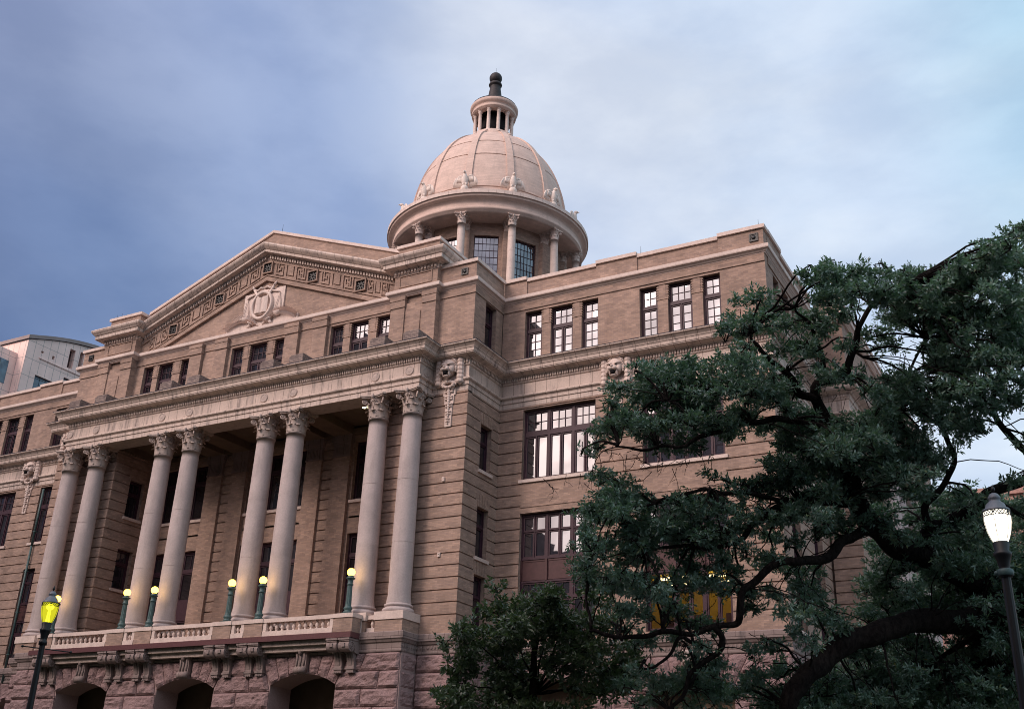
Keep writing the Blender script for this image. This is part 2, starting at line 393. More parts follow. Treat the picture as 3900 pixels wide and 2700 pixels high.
def rust(mb, T, u0, u1, z0, z1, holes=(), plain=(), thick=.45, g=.03, dep=.055, e0=0, e1=0):
    """brick banded by recessed joints; e0/e1 keep the joint backing off the ends"""
    zs = [z0]+[z for z in GRV if z0+.1 < z < z1-.1]+[z1]
    for a, b in zip(zs, zs[1:]):
        wall(mb, T, u0, u1, a+(g if a > z0 else 0), b-(g if b < z1 else 0), list(holes)+list(plain), dep+.01)
    wall(mb, T, u0+e0, u1-e1, z0, z1, holes, thick, dep)
    for p in plain:
        wall(mb, T, p[0], p[1], p[2], p[3], holes, dep+.01)

# ---------------------------------------------------------------- windows
def sash(fm, gm, T, a, b, c, d, nc, nr, dep, bd=.075, mu=.03):
    fm.box(a, a+bd, dep-.05, dep+.03, c, d, T); fm.box(b-bd, b, dep-.05, dep+.03, c, d, T)
    fm.box(a+bd, b-bd, dep-.05, dep+.03, c, c+bd, T); fm.box(a+bd, b-bd, dep-.05, dep+.03, d-bd, d, T)
    a += bd; b -= bd; c += bd; d -= bd
    for i in range(1, nc):
        x = a+(b-a)*i/nc; fm.box(x-mu/2, x+mu/2, dep-.035, dep+.02, c, d, T)
    for j in range(1, nr):
        z = c+(d-c)*j/nr; fm.box(a, b, dep-.031, dep+.016, z-mu/2, z+mu/2, T)
    for i in range(nc):
        for j in range(nr):
            x0, x1 = a+(b-a)*i/nc, a+(b-a)*(i+1)/nc; z0, z1 = c+(d-c)*j/nr, c+(d-c)*(j+1)/nr
            t = [random.uniform(-.004, .004) for _ in range(3)]
            gm.add([T(x0, dep+t[0], z0), T(x1, dep+t[1], z0), T(x1, dep+t[1]+t[2], z1), T(x0, dep+t[0]+t[2], z1)], [(0, 1, 2, 3)])
def window(T, u0, u1, z0, z1, sashes, dep=.28, parent=None, glass=None, sill=None, ofr=.07, back=True, label=None):
    """sashes: (ua, ub, za, zb, columns, rows); everything between them is frame"""
    fm = MB(); gm = MB()
    holes = [(s[0], s[1], s[2], s[3]) for s in sashes]
    for a, b, c, d in free(u0, u1, z0, z1, holes): fm.box(a, b, dep-.09, dep+.06, c, d, T)
    for s in sashes: sash(fm, gm, T, *s[:4], s[4], s[5], dep)
    w_ = fm.build('window', FRAME, parent or CH)
    gm.build('glass', glass or GLASS, w_, fix=False)
    if sill:
        sm = MB(); sm.box(u0-sill, u1+sill, -.09, dep-.095, z0-.16, z0-.002, T); sm.build('sill', STONEL, w_)
    if label: w_['label'] = label
    return w_
def casement(u0, u1, z0, z1, zt, nc_l, nr_l, nc_u, nr_u):
    return [(u0+.07, u1-.07, z0+.06, zt-.08, nc_l, nr_l), (u0+.07, u1-.07, zt+.06, z1-.07, nc_u, nr_u)]

# ---------------------------------------------------------------- wings (right one and its mirror image)
def group_windows(T, us, z0, z1, zt, pier_mb, glass=None, d=.3):
    for i, (a, b) in enumerate(us):
        wide = b-a > 1.1
        if wide:
            m = (a+b)/2
            sh = [(a+.07, m-.02, z0+.05, zt-.08, 1, 3), (m+.02, b-.07, z0+.05, zt-.08, 1, 3), (a+.07, b-.07, zt+.06, z1-.05, 3, 2)]
        else: sh = casement(a, b, z0, z1, zt, 2, 3, 2, 2)
        window(T, a, b, z0, z1, sh, d, glass=glass)
    for (a, b), (c, e) in zip(us, us[1:]):
        pier_mb.box(b+.004, c-.004, .06, .42, z0, z1, T)
        pier_mb.box(b-.03, c+.03, .03, .42, z1-.80, z1-.72, T)
        for k in range(5):                                        # toothed brick brackets under the lintel
            zz = z1-.68+k*.135
            pier_mb.box(b-.045, c+.045, .045, .40, zz, zz+.062, T)
        pier_mb.box(b+.10, c-.10, .035, .40, z1-.72, z1-.006, T)
RWY = 43.8
def wing(sg):
    f = (lambda x: x) if sg > 0 else MX
    def span(a, b): a, b = f(a), f(b); return (min(a, b), max(a, b))
    T = TY(RWY); w_ = MB()
    b1, b2 = span(-23.9, -19.98), span(-17.6, -13.72)
    holes = [(*b, z0, z1) for b in (b1, b2) for z0, z1 in ((9.42, 15.22), (16.87, 20.47))]
    plain = [(*b, 15.22, 16.87) for b in (b1, b2)]
    rust(w_, T, *span(-25.22, -11.4), 9.25, 20.66, holes, plain, e1=.06 if sg > 0 else 0, e0=0 if sg > 0 else .06)
    wall(w_, T, *span(-25.25, -11.4), 20.5, 22.95, thick=.45, d0=.05)
    g1 = [span(*p) for p in ((-23.95, -23.0), (-22.5, -21.27), (-20.78, -19.85))]
    g2 = [span(*p) for p in ((-17.65, -16.75), (-16.21, -15.0), (-14.47, -13.58))]
    if sg < 0: g1.reverse(); g2.reverse()
    ah = [(g[0][0], g[-1][1], 23.2, 25.86) for g in (g1, g2)]
    wall(w_, T, *span(-25.25, -11.4), 22.9, 26.0, ah)
    wall(w_, T, *span(-25.25, -11.4), 26.0, 26.5, thick=.4, d0=-.05)
    for a, b in ((-25.2, -23.9), (-19.95, -17.75), (-13.6, -11.4)): w_.box(*span(a, b), RWY-.02, RWY+.5, 26.7, 27.72)
    for a, b in ((-23.9, -19.95), (-17.75, -13.6)): w_.box(*span(a, b), RWY+.05, RWY+.5, 26.7, 27.62)
    for b in (b1, b2):                                               # thin moulded lines on the plain panels
        w_.box(b[0], b[1], RWY-.03, RWY+.02, 15.5, 15.56)
    w_.build('wing_wall', BRICK, CH)
    p_ = MB()
    lit = GLASS
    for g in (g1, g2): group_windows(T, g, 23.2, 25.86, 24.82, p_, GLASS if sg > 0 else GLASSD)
    p_.each('window_pier', BRICK, CH)
    c_ = MB()
    for a, b, z in ((-25.2, -23.9, 27.72), (-19.95, -17.75, 27.72), (-13.6, -11.3, 27.72), (-23.897, -19.953, 27.62), (-17.747, -13.603, 27.62)):
        c_.box(*span(a, b), RWY-.12+(0 if z > 27.7 else .07), RWY+.55, z, z+.19)
    c_.each('coping', STONEL, CH)
    for bi, b in enumerate((b1, b2)):                                # the tall three-light windows
        u0, u1 = b; us = [(u0+.02, u0+(u1-u0)*.345), (u0+(u1-u0)*.345, u0+(u1-u0)*.68), (u0+(u1-u0)*.68, u1-.02)]
        sh = []; sh2 = []
        for a, e in us:
            m = (a+e)/2
            sh += [(a+.06, m-.015, 16.95, 19.1, 1, 1), (m+.015, e-.06, 16.95, 19.1, 1, 1), (a+.06, e-.06, 19.32, 20.36, 3, 2)]
            sh2 += [(a+.06, m-.015, 13.12, 14.35, 1, 1), (m+.015, e-.06, 13.12, 14.35, 1, 1), (a+.06, m-.015, 14.37, 15.1, 1, 1), (m+.015, e-.06, 14.37, 15.1, 1, 1)]
        window(T, u0, u1, 16.87, 20.47, sh, .3, sill=.12)
        window(T, u0, u1, 13.02, 15.22, sh2, .3)
        s_ = MB()
        s_.box(u0, u1, .26, .34, 12.03, 13.018, T)
        for a, e in us:
            s_.box(a+.02, e-.02, .24, .27, 12.93, 13.0, T); s_.box(a+.02, e-.02, .24, .27, 12.06, 12.13, T)
            s_.box(a+.02, a+.09, .242, .27, 12.13, 12.93, T); s_.box(e-.09, e-.02, .242, .27, 12.13, 12.93, T)
            s_.box(a-.05, a+.05, .18, .262, 12.032, 13.016, T)
        s_.build('spandrel_panel', SPAN, CH)
        sh3 = []
        for a, e in us:
            m = (a+e)/2; sh3 += [(a+.06, m-.015, 9.5, 11.15, 1, 1), (m+.015, e-.06, 9.5, 11.15, 1, 1), (a+.06, e-.06, 11.28, 11.95, 3, 1)]
        lw = sg > 0 and bi == 1
        ww = window(T, u0, u1, 9.42, 12.028, sh3, .3, glass=CLEAR if lw else GLASS, label='window glowing with yellow office light' if lw else None)
        if lw:
            r_ = MB(); r_.add([(u0, 44.2, 9.4), (u1, 44.2, 9.4), (u1, 47.6, 9.4), (u0, 47.6, 9.4), (u0, 44.2, 12.0), (u1, 44.2, 12.0), (u1, 47.6, 12.0), (u0, 47.6, 12.0)],
                              [(0, 1, 2, 3), (4, 5, 6, 7), (2, 3, 7, 6), (0, 3, 7, 4), (1, 2, 6, 5)]); r_.build('room', ROOMM, ww, fix=False)
            f_ = MB()
            for k in range(4): f_.box(u0+.3+k*.9, u0+.95+k*.9, 45.6, 46.1, 9.4, 10.1+.25*(k % 2))
            f_.each('office_furniture', SPAN, ww)
            t_ = MB(); t_.box(u0+.2, u1-.2, 44.75, 44.95, 11.8, 11.9); t_.box(u0+.2, u1-.2, 46.2, 46.4, 11.8, 11.9); t_.each('ceiling_lamp', TUBE, ww)
wing(1); wing(-1)

# iron vents on the parapets
def vent(x, y, z, ax='Y', sz=.21):
    T = TY(y) if ax == 'Y' else None
    m = MB(); m.box(x-sz, x+sz, -.03, .06, z-sz, z+sz, T)
    for a, b, c, d in ((-sz, sz, sz-.06, sz), (-sz, sz, -sz, -sz+.06), (-sz, -sz+.06, -sz+.06, sz-.06), (sz-.06, sz, -sz+.06, sz-.06)): m.box(x+a, x+b, -.06, -.028, z+c, z+d, T)
    m.lathe([(.0, -.06), (.07, -.06), (.10, -.03), (.10, 0)], (0, 0, 0), 12)
    k = len(m.v)-48
    for i in range(k, len(m.v)):
        v = m.v[i]; m.v[i] = T(x+v[0], -.02+v[2], z+v[1])
    m.build('iron_vent', IRON, CH)
vent(-11.85, RWY-.02, 27.3); vent(-25.95, 40.93, 27.3, sz=.19); vent(MX(-25.95), 40.93, 27.3, sz=.19)

# ---------------------------------------------------------------- pavilions beside the portico, portico recess
PVY = 40.65; PX = -25.22
SIDEW = [(42.02, 43.06, 17.07, 19.36), (42.02, 43.06, 12.9, 15.27), (42.02, 43.06, 9.42, 12.09)]
def slim(T, u0, u1, z0, z1, sill=True, glass=None):
    m = z0+(z1-z0)*.64
    window(T, u0, u1, z0, z1, [(u0+.06, u1-.06, z0+.06, m-.03, 1, 1), (u0+.06, u1-.06, m+.05, z1-.06, 2, 1)], .32, glass=glass or GLASSD, sill=.12 if sill else None)
for sg in (1, -1):
    f = (lambda x: x) if sg > 0 else MX
    def span(a, b): a, b = f(a), f(b); return (min(a, b), max(a, b))
    T_out = TXp(f(PX)) if sg > 0 else TXm(f(PX)); T_in = TXm(f(-30.3)) if sg > 0 else TXp(f(-30.3))
    m = MB()
    rust(m, TY(PVY), *span(-30.3, PX), 9.25, 20.66, e0=.06, e1=.06)
    ex = [(u0-.12, u1+.12, z1, z1+.62) for u0, u1, z0, z1 in SIDEW]          # flat arches over the slim windows
    rust(m, T_out, PVY+.066, RWY, 9.25, 20.66, SIDEW, ex, thick=.45)
    rin = [(41.88, 42.96, 17.07, 19.25), (41.88, 42.96, 13.0, 15.22)]
    rust(m, T_in, PVY+.066, 44.0, 9.25, 20.66, rin, [(u0-.12, u1+.12, z1, z1+.62) for u0, u1, z0, z1 in rin], thick=.45)
    wall(m, TY(PVY), *span(-27.3, PX), 20.5, 22.95, thick=.4, d0=.05); wall(m, T_out, PVY+.45, RWY, 20.5, 22.95, thick=.4, d0=.05)
    # attic of the pavilion, set back a little
    AX = -25.28
    wall(m, TY(40.95), *span(-27.4, AX), 22.9, 26.0); wall(m, TY(40.95), *span(-27.4, AX+.05), 26.0, 26.5, thick=.4, d0=-.05)
    Ta = TXp(f(AX)) if sg > 0 else TXm(f(AX))
    wall(m, Ta, 41.35, RWY, 22.9, 26.0, [(42.05, 43.12, 23.25, 25.95)]); wall(m, Ta, 41.35, RWY, 26.0, 26.5, thick=.4, d0=-.05)
    m.box(*span(-27.4, AX+.02), 40.93, 41.4, 26.7, 27.72); m.box(*span(AX-.4, AX+.02), 41.4, RWY-.03, 26.7, 27.72)
    m.box(*span(-27.4, AX), 41.41, 44.4, 26.3, 26.72)
    m.build('pavilion_wall', BRICK, CH)
    for h in SIDEW: slim(T_out, *h, sill=h[2] > 10)
    slim(Ta, 42.05, 43.12, 23.25, 25.95, sill=False)
    for h in rin: slim(T_in, *h)
    c = MB(); c.box(*span(-27.4, AX+.12), 40.83, 41.45, 27.72, 27.91); c.box(*span(AX-.45, AX+.12), 41.453, RWY-.13, 27.72, 27.91); c.each('coping', STONEL, CH)
    # voussoir bricks of the flat arches
    v = MB()
    for u0, u1, z0, z1 in SIDEW:
        for k in range(5):
            a = (k-2)*.24; cx = (u0+u1)/2
            p = [(cx+a*.9-.09, z1+.005), (cx+a*.9+.09, z1+.005), (cx+a*1.12+.11, z1+.60), (cx+a*1.12-.11, z1+.60)]
            v.hexa([T_out(x, -.025, z) for x, z in p]+[T_out(x, .02, z) for x, z in p])
    v.each('flat_arch', BRICK, CH)

# recess behind the columns
BY = 44.0; IX0, IX1 = MX(-30.3), -30.3
def off(a, b): return (XC+a, XC+b)
rw = MB(); T = TY(BY)
bays = [off(-8.7, -5.25), off(-2.05, 2.05), off(5.25, 8.7)]
hol = [(*b, z0, z1) for b in bays for z0, z1 in ((17.05, 20.3), (9.2, 15.27))]
wall(rw, T, IX0, IX1, 9.2, 20.9, hol)
for s_ in (1, -1):
    for a, b in ((2.12, 3.2), (3.95, 5.1)):
        x0, x1 = sorted((XC+s_*a, XC+s_*b)); rw.box(x0, x1, 43.78, 44.02, 9.2, 19.45)
    x0, x1 = sorted((XC+s_*3.2, XC+s_*3.95))
    zz = [9.2]+[z for z in GRV if z < 20]+[20.6]
    for a, b in zip(zz, zz[1:]): rw.box(x0+.003, x1-.003, 43.93, 44.03, a+.03, b-.03)
    for b in bays: rw.box(b[0], b[1], 43.96, 44.01, 16.1, 16.16)
rw.build('recess_wall', BRICK, CH)
pc = MB()
for s_ in (1, -1):
    for a, b in ((2.12, 3.2), (3.95, 5.1)):
        x0, x1 = sorted((XC+s_*a, XC+s_*b))
        pc.box(x0-.03, x1+.03, 43.74, 44.03, 19.452, 19.56); pc.box(x0+.01, x1-.01, 43.765, 44.03, 19.56, 20.2)
        for k in range(9):
            u = x0+.1+k*(x1-x0-.2)/9; pc.box(u+.02, u+.08, 43.74, 43.77, 19.62, 20.05)
        pc.box(x0-.04, x1+.04, 43.72, 44.03, 20.2, 20.32); pc.box(x0-.08, x1+.08, 43.68, 44.03, 20.32, 20.66)
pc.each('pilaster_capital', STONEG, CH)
for b in bays:
    u0, u1 = b; n = 3; us = [(u0+(u1-u0)*i/n, u0+(u1-u0)*(i+1)/n) for i in range(n)]
    sh = []; sl_ = []
    for a, e in us:
        sh += [(a+.06, e-.06, 17.15, 19.2, 1, 1), (a+.06, e-.06, 19.35, 20.2, 2, 1)]
        sl_ += [(a+.06, e-.06, 14.2, 15.15, 2, 1), (a+.06, e-.06, 12.5, 14.05, 1, 1), (a+.06, e-.06, 9.4, 11.4, 1, 1)]
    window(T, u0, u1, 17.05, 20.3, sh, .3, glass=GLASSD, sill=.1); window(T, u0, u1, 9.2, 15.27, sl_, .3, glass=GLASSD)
# portico ceiling with beams over each pair
pl = MB(); pl.box(IX0, IX1, 40.3, 44.0, 21.1, 21.3)
for s_ in (1, -1):
    for a, b in ((2.0, 3.3), (3.95, 5.2), (9.0, 9.2)):
        x0, x1 = sorted((XC+s_*a, XC+s_*b)); pl.box(x0, x1, 40.42, 43.98, 20.66, 21.098)
pl.box(IX0+.01, IX1-.01, 43.70, 43.99, 20.67, 20.95); pl.box(IX0+.01, IX1-.01, 40.3, 40.5, 20.662, 21.097)
pl.build('portico_ceiling', PLAST, CH)
dl = MB(); dl.lathe([(.0, 0), (.16, 0), (.18, .06), (0, .06)], (-31.85, 41.45, 21.0), 16); dl.build('ceiling_downlight', DOWNL, CH)
fl = MB(); fl.box(MX(-27.2), -27.2, 39.42, 44.3, 8.9, 9.2); fl.build('portico_floor', GRANS, CH)

# ---------------------------------------------------------------- entablature, string course, base mouldings
L_, R_ = MX(-11.4), -11.4
def plan(pv, px, py, pxx, sidey=RWY, e=0.0, side=52.3, sx=-9.85):
    """plan line of the facade: pavilion corner px at depth pv, portico block pxx at depth py"""
    return [(L_-e, 80), (L_-e, sidey), (MX(px), sidey), (MX(px), pv), (MX(pxx), pv), (MX(pxx), py), (pxx, py), (pxx, pv), (px, pv), (px, sidey), (R_+e, sidey), (R_+e, side), (sx+e, side), (sx+e, 80)]
main = plan(PVY, PX, 39.45, -27.25)
en = MB()
ENT = [(-.02, 20.65), (.0, 20.65), (.0, 20.91), (.045, 20.92), (.045, 21.10), (.10, 21.13), (.15, 21.17), (.16, 21.22), (.13, 21.27), (.05, 21.29), (.0, 21.31), (.0, 21.90),
       (.06, 21.94), (.07, 22.02), (.07, 22.20), (.16, 22.21), (.2, 22.27), (.46, 22.33), (.5, 22.36), (.5, 22.40), (.53, 22.41), (.54, 22.56), (.57, 22.58), (.60, 22.66), (.68, 22.75), (.765, 22.80), (.775, 22.85), (.775, 22.86), (.3, 22.93), (-.02, 22.95)]
en.sweep(main, ENT); en.build('entablature', CORNM, CH)
ld = MB(); ld.sweep(main, [(.3, 22.94), (.79, 22.868), (.79, 22.89), (.3, 22.96)]); ld.build('lead_flashing', LEAD, CH)
def dentils(path, o, z0, z1, pitch, wd, dp):
    m = MB()
    for (x0, y0), (x1, y1) in zip(path, path[1:]):
        d = Vector((x1-x0, y1-y0)); ln = d.length; d /= ln; nrm = Vector((d.y, -d.x)); n = max(1, int(ln/pitch))
        for i in range(n):
            t = (i+.5)*ln/n; c = Vector((x0, y0))+d*t+nrm*o
            p = [c-d*wd/2, c+d*wd/2, c+d*wd/2+nrm*dp, c-d*wd/2+nrm*dp]
            m.hexa([(q.x, q.y, z0) for q in p]+[(q.x, q.y, z1) for q in p])
    return m
dentils([(x, y) for x, y in main[1:-1]], .06, 22.03, 22.185, .132, .078, .085).each('dentil_row', CORNM, CH, .08)
arb = MB(); arb.box(MX(-27.27), -27.27, 39.47, 40.62, 20.656, 22.9); arb.build('architrave_beam', STONED, CH)
att = [(L_, 80), (L_, RWY), (MX(-25.28), RWY), (MX(-25.28), 40.95), (MX(-27.35), 40.95), (MX(-27.35), 40.6), (MX(-30.1), 40.6), (MX(-30.1), 41.0), (-30.1, 41.0), (-30.1, 40.6), (-27.35, 40.6), (-27.35, 40.95), (-25.28, 40.95), (-25.28, RWY), (R_, RWY), (R_, 52.3), (-9.85, 52.3), (-9.85, 80)]
st = MB(); st.sweep(att, [(-.05, 26.40), (.05, 26.40), (.06, 26.43), (.10, 26.45), (.14, 26.50), (.2, 26.555), (.25, 26.56), (.27, 26.60), (.27, 26.76), (.0, 26.80), (-.05, 26.80)]); st.build('string_course', STONEL, CH)
basep = plan(40.6, -25.15, 39.4, -27.15, 43.75, .05, 52.25)
bm = MB(); bm.sweep(basep, [(-.2, 8.36), (.05, 8.36), (.07, 8.40), (.07, 8.47), (.02, 8.50), (.03, 8.53), (.04, 8.74), (.10, 8.78), (.14, 8.86), (.17, 8.90), (.2, 8.91), (.2, 9.18), (.16, 9.22), (-.2, 9.27)])
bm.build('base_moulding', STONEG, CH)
eg = MB()
for (x0, y0), (x1, y1) in zip(basep[1:-2], basep[2:-1]):             # egg band
    d = Vector((x1-x0, y1-y0)); ln = d.length; d /= ln; nrm = Vector((d.y, -d.x)); n = int(ln/.17)
    if x0 > -52 and x1 < -27 and abs(y0-39.4) < .01 and abs(y1-39.4) < .01 and ln > 10: continue
    for i in range(n):
        c = Vector((x0, y0))+d*((i+.5)*ln/n)+nrm*.035
        k = [(math.cos(a)*.068, math.sin(a)*.088) for a in [2*PI*j/8 for j in range(8)]]
        eg.add([(c.x+d.x*p[0], c.y+d.y*p[0], 8.635+p[1]) for p in k]+[(c.x+d.x*p[0]*.55+nrm.x*.035, c.y+d.y*p[0]*.55+nrm.y*.035, 8.635+p[1]*.55) for p in k],
               [(j, (j+1) % 8, 8+(j+1) % 8, 8+j) for j in range(8)]+[tuple(range(8, 16))])
eg.each('egg_band', STONEG, CH, .2)

# ---------------------------------------------------------------- granite ground storey
def rock(mb, T, q, amp=.105, bd=.05, seed=0):
    """one rock-faced block: q = four (u, z) corners; a drafted margin and a rough bulging face"""
    c = [Vector(p) for p in q]; w_ = (c[1]-c[0]).length; h = (c[3]-c[0]).length
    nx = max(3, int(w_/.11)); ny = max(3, int(h/.09)); vs = []
    for j in range(ny+1):
        for i in range(nx+1):
            s, t = i/nx, j/ny
            p = (c[0]*(1-s)+c[1]*s)*(1-t)+(c[3]*(1-s)+c[2]*s)*t
            e = min(min(s, 1-s)*w_-.02, min(t, 1-t)*h-.055)
            k = max(0, min(1, e/.045)); k = k**.6
            pp = T(p.x, 0, p.y)
            n_ = noise.fractal(Vector((pp[0]*1.1+seed*7.7, pp[2]*2.3+pp[1]*1.1, seed*3.1)), .8, 2.2, 5)
            rg = 1-abs(noise.noise(Vector((pp[0]*2.6+seed, pp[2]*4.5, pp[1]*2.6+seed))))*2.2
            dd = -(k*(amp*(.62+.75*n_+.38*rg)))
            jx = 0 if e < 0 else .03*noise.noise(Vector((pp[0]*5, pp[2]*5, seed)))
            vs.append(T(p.x+jx, dd-.012, p.y+jx))
    W = nx+1
    fs = [(j*W+i, j*W+i+1, (j+1)*W+i+1, (j+1)*W+i) for j in range(ny) for i in range(nx)]
    ring = [i for i in range(W)]+[j*W+nx for j in range(1, ny+1)]+[ny*W+i for i in range(nx-1, -1, -1)]+[j*W for j in range(ny-1, 0, -1)]
    b0 = len(vs)
    for i in ring:
        s, t = (i % W)/nx, (i//W)/ny; p = (c[0]*(1-s)+c[1]*s)*(1-t)+(c[3]*(1-s)+c[2]*s)*t; vs.append(T(p.x, .12, p.y))
    n = len(ring); fs += [(ring[i], ring[(i+1) % n], b0+(i+1) % n, b0+i) for i in range(n)]
    mb.add(vs, fs)
CRS = [8.355, 7.59, 6.85, 6.1, 5.35, 4.6, 3.85, 3.1, 2.35, 1.6, .85, 0.0]
ARC_R, ARC_CZ, ARC_W = 3.8, 3.78, 1.85
def arch_storey(mb, y, u0, u1, arches, rnd):
    T = TY(y); g = .018
    for k, (zt, zb) in enumerate(zip(CRS, CRS[1:])):
        cuts = []
        for a in arches:
            if k == 0: s0 = [1, 1]
            if k == 0:
                xr = (8.355-ARC_CZ)*math.tan(R(29)); xb = (7.59-ARC_CZ)*math.tan(R(29)); cuts.append((a-xr, a+xr, a-xb, a+xb))
            elif k == 1:
                xr = (7.59-ARC_CZ)*math.tan(R(29)); cuts.append((a-xr, a+xr, a-ARC_W, a+ARC_W))
            else: cuts.append((a-ARC_W, a+ARC_W, a-ARC_W, a+ARC_W))
        xs = [(u0, u0)]
        for c in cuts: xs += [(c[0], c[2]), (c[1], c[3])]
        xs += [(u1, u1)]
        for i in range(0, len(xs), 2):
            (ta, ba), (tb, bb) = xs[i], xs[i+1]
            wd = min(tb, bb)-max(ta, ba)
            n = max(1, round(wd/1.45)); sh = (k % 2)*.5/n
            fr = [0]+sorted(min(.97, max(.03, (j+(rnd.uniform(-.12, .12))+ (sh*n-.25 if n > 1 else 0))/n)) for j in range(1, n))+[1]
            for p, q in zip(fr, fr[1:]):
                rock(mb, T, [(ba+(bb-ba)*p+g, zb+g), (ba+(bb-ba)*q-g, zb+g), (ta+(tb-ta)*q-g, zt-g), (ta+(tb-ta)*p+g, zt-g)], seed=rnd.random()*50)
    for a in arches:                                              # wedge stones of the segmental arch
        an = [-29, -20.5, -12.2, -4.2, 4.2, 12.2, 20.5, 29]
        for i, (p, q) in enumerate(zip(an, an[1:])):
            p, q = R(p), R(q); ri = ARC_R
            if i == 3: continue
            b0 = (a+ri*math.sin(p), ARC_CZ+ri*math.cos(p)); b1 = (a+ri*math.sin(q), ARC_CZ+ri*math.cos(q))
            t0 = (a+(8.34-ARC_CZ)*math.tan(p), 8.34); t1 = (a+(8.34-ARC_CZ)*math.tan(q), 8.34)
            rock(mb, T, [(b0[0]+g, b0[1]), (b1[0]-g, b1[1]), (t1[0]-g, t1[1]), (t0[0]+g, t0[1])], amp=.105, seed=rnd.random()*50)
def arch_back(mb, y, u0, u1, arches, dep, z1=8.4):
    """joint plane behind the stones, and the arch reveals"""
    T = TY(y); ed = [u0]
    for a in arches: ed += [a-ARC_W, a+ARC_W]
    ed.append(u1)
    for i in range(0, len(ed), 2): mb.box(ed[i], ed[i+1], .035, dep, 0, z1, T)
    for a in arches:
        n = 14
        for i in range(n):
            p, q = [R(-29.13+58.26*j/n) for j in (i, i+1)]
            x0, x1 = a+ARC_R*math.sin(p), a+ARC_R*math.sin(q); za, zb = ARC_CZ+ARC_R*math.cos(p), ARC_CZ+ARC_R*math.cos(q)
            mb.hexa([T(x0, .035, za), T(x1, .035, zb), T(x1, dep, zb), T(x0, dep, za), T(x0, .035, z1), T(x1, .035, z1), T(x1, dep, z1), T(x0, dep, z1)])
rnd = random.Random(3)
ARCH = [XC-7.1, XC, XC+7.1]
gb = MB(); gj = MB()
arch_storey(gb, 39.4, MX(-27.15), -27.15, ARCH, rnd); arch_back(gj, 39.4, MX(-27.12), -27.12, ARCH, 1.5)
RARCH = [-21.94, -15.66]
arch_storey(gb, 43.75, -25.1, -11.38, RARCH, rnd); arch_back(gj, 43.75, -25.1, -11.36, RARCH, .9)
LARCH = [MX(x) for x in RARCH[::-1]]
arch_storey(gb, 43.75, L_, MX(-25.1), LARCH, rnd); arch_back(gj, 43.75, L_, MX(-25.1), LARCH, .9)
def plain_rock(T, u0, u1, n0=1):
    for k, (zt, zb) in enumerate(zip(CRS, CRS[1:])):
        n = max(1, round((u1-u0)/1.45)); fr = [u0+(u1-u0)*min(1, max(0, (j+(.3 if (k % 2 and 0 < j < n) else 0))/n)) for j in range(n+1)]
        for p, q in zip(fr, fr[1:]): rock(gb, T, [(p+.018, zb+.018), (q-.018, zb+.018), (q-.018, zt-.018), (p+.018, zt-.018)], seed=rnd.random()*50)
for sg in (1, -1):
    f = (lambda x: x) if sg > 0 else MX
    def span(a, b): a, b = f(a), f(b); return (min(a, b), max(a, b))
    plain_rock(TY(40.6), *span(-27.12, -25.15)); gj.box(*span(-27.11, -25.19), 40.635, 42, 0, 8.4)
    plain_rock(TXp(f(-25.15)) if sg > 0 else TXm(f(-25.15)), 40.7, 43.7); gj.box(*span(-26, -25.185), 40.64, 43.7, 0, 8.4)
    plain_rock(TXp(f(-27.15)) if sg > 0 else TXm(f(-27.15)), 39.5, 40.57); gj.box(*span(-28.2, -27.185), 39.44, 40.6, 0, 8.4)
plain_rock(TXp(-11.38), 43.85, 52.2); gj.box(-13, -11.42, 43.8, 52.2, 0, 8.4)
plain_rock(TY(52.25), -11.3, -9.83); gj.box(-11.4, -9.87, 52.29, 54, 0, 8.4)
plain_rock(TXp(-9.83), 52.35, 62); gj.box(-12, -9.87, 52.3, 80, 0, 8.4)
gb.each('granite_storey', GRAN, CH); gj.each('granite_backing', GRANS, CH)
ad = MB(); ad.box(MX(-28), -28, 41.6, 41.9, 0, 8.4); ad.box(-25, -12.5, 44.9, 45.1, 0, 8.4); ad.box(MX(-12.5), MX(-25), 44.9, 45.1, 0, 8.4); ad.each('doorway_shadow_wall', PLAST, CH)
# ---------------------------------------------------------------- attic over the portico, end blocks, pediment
m = MB(); T = TY(41.0); s0, s1 = MX(-30.1), -30.1
pil = [(-49.9+.05, -48.75), (-44.33, -43.42), (-42.37, -41.5), (-37.3, -36.38), (-35.38, -34.44), (-30.42, -29.5)]
wgs = [[(-48.15, -47.4), (-46.98, -45.83), (-45.2, -44.36)], [(-41.28, -40.45), (-39.98, -38.72), (-38.2, -37.34)], [(-34.28, -33.45), (-32.98, -31.82), (-31.28, -30.45)]]
SH = 41.0/40.95
hol = [(g[0][0], g[-1][1], 23.2, 25.86) for g in wgs]
wall(m, T, s0-.3, s1+.3, 22.9, 26.0, hol, thick=.42)
wall(m, T, s0-.3, s1+.3, 26.0, 26.5, thick=.42, d0=-.05)
for a, b in ((-44.33, -43.42), (-42.37, -41.5), (-37.3, -36.38), (-35.38, -34.44)):
    m.box(a, b, 40.80, 41.1, 22.9, 25.86); m.box(a-.03, b+.03, 40.74, 41.1, 25.86, 26.25); m.box(a-.05, b+.05, 40.71, 41.1, 26.25, 26.46)
for a, b in ((-43.3, -42.49), (-36.26, -35.5)): m.box(a, b, 40.93, 41.05, 22.9, 25.45)
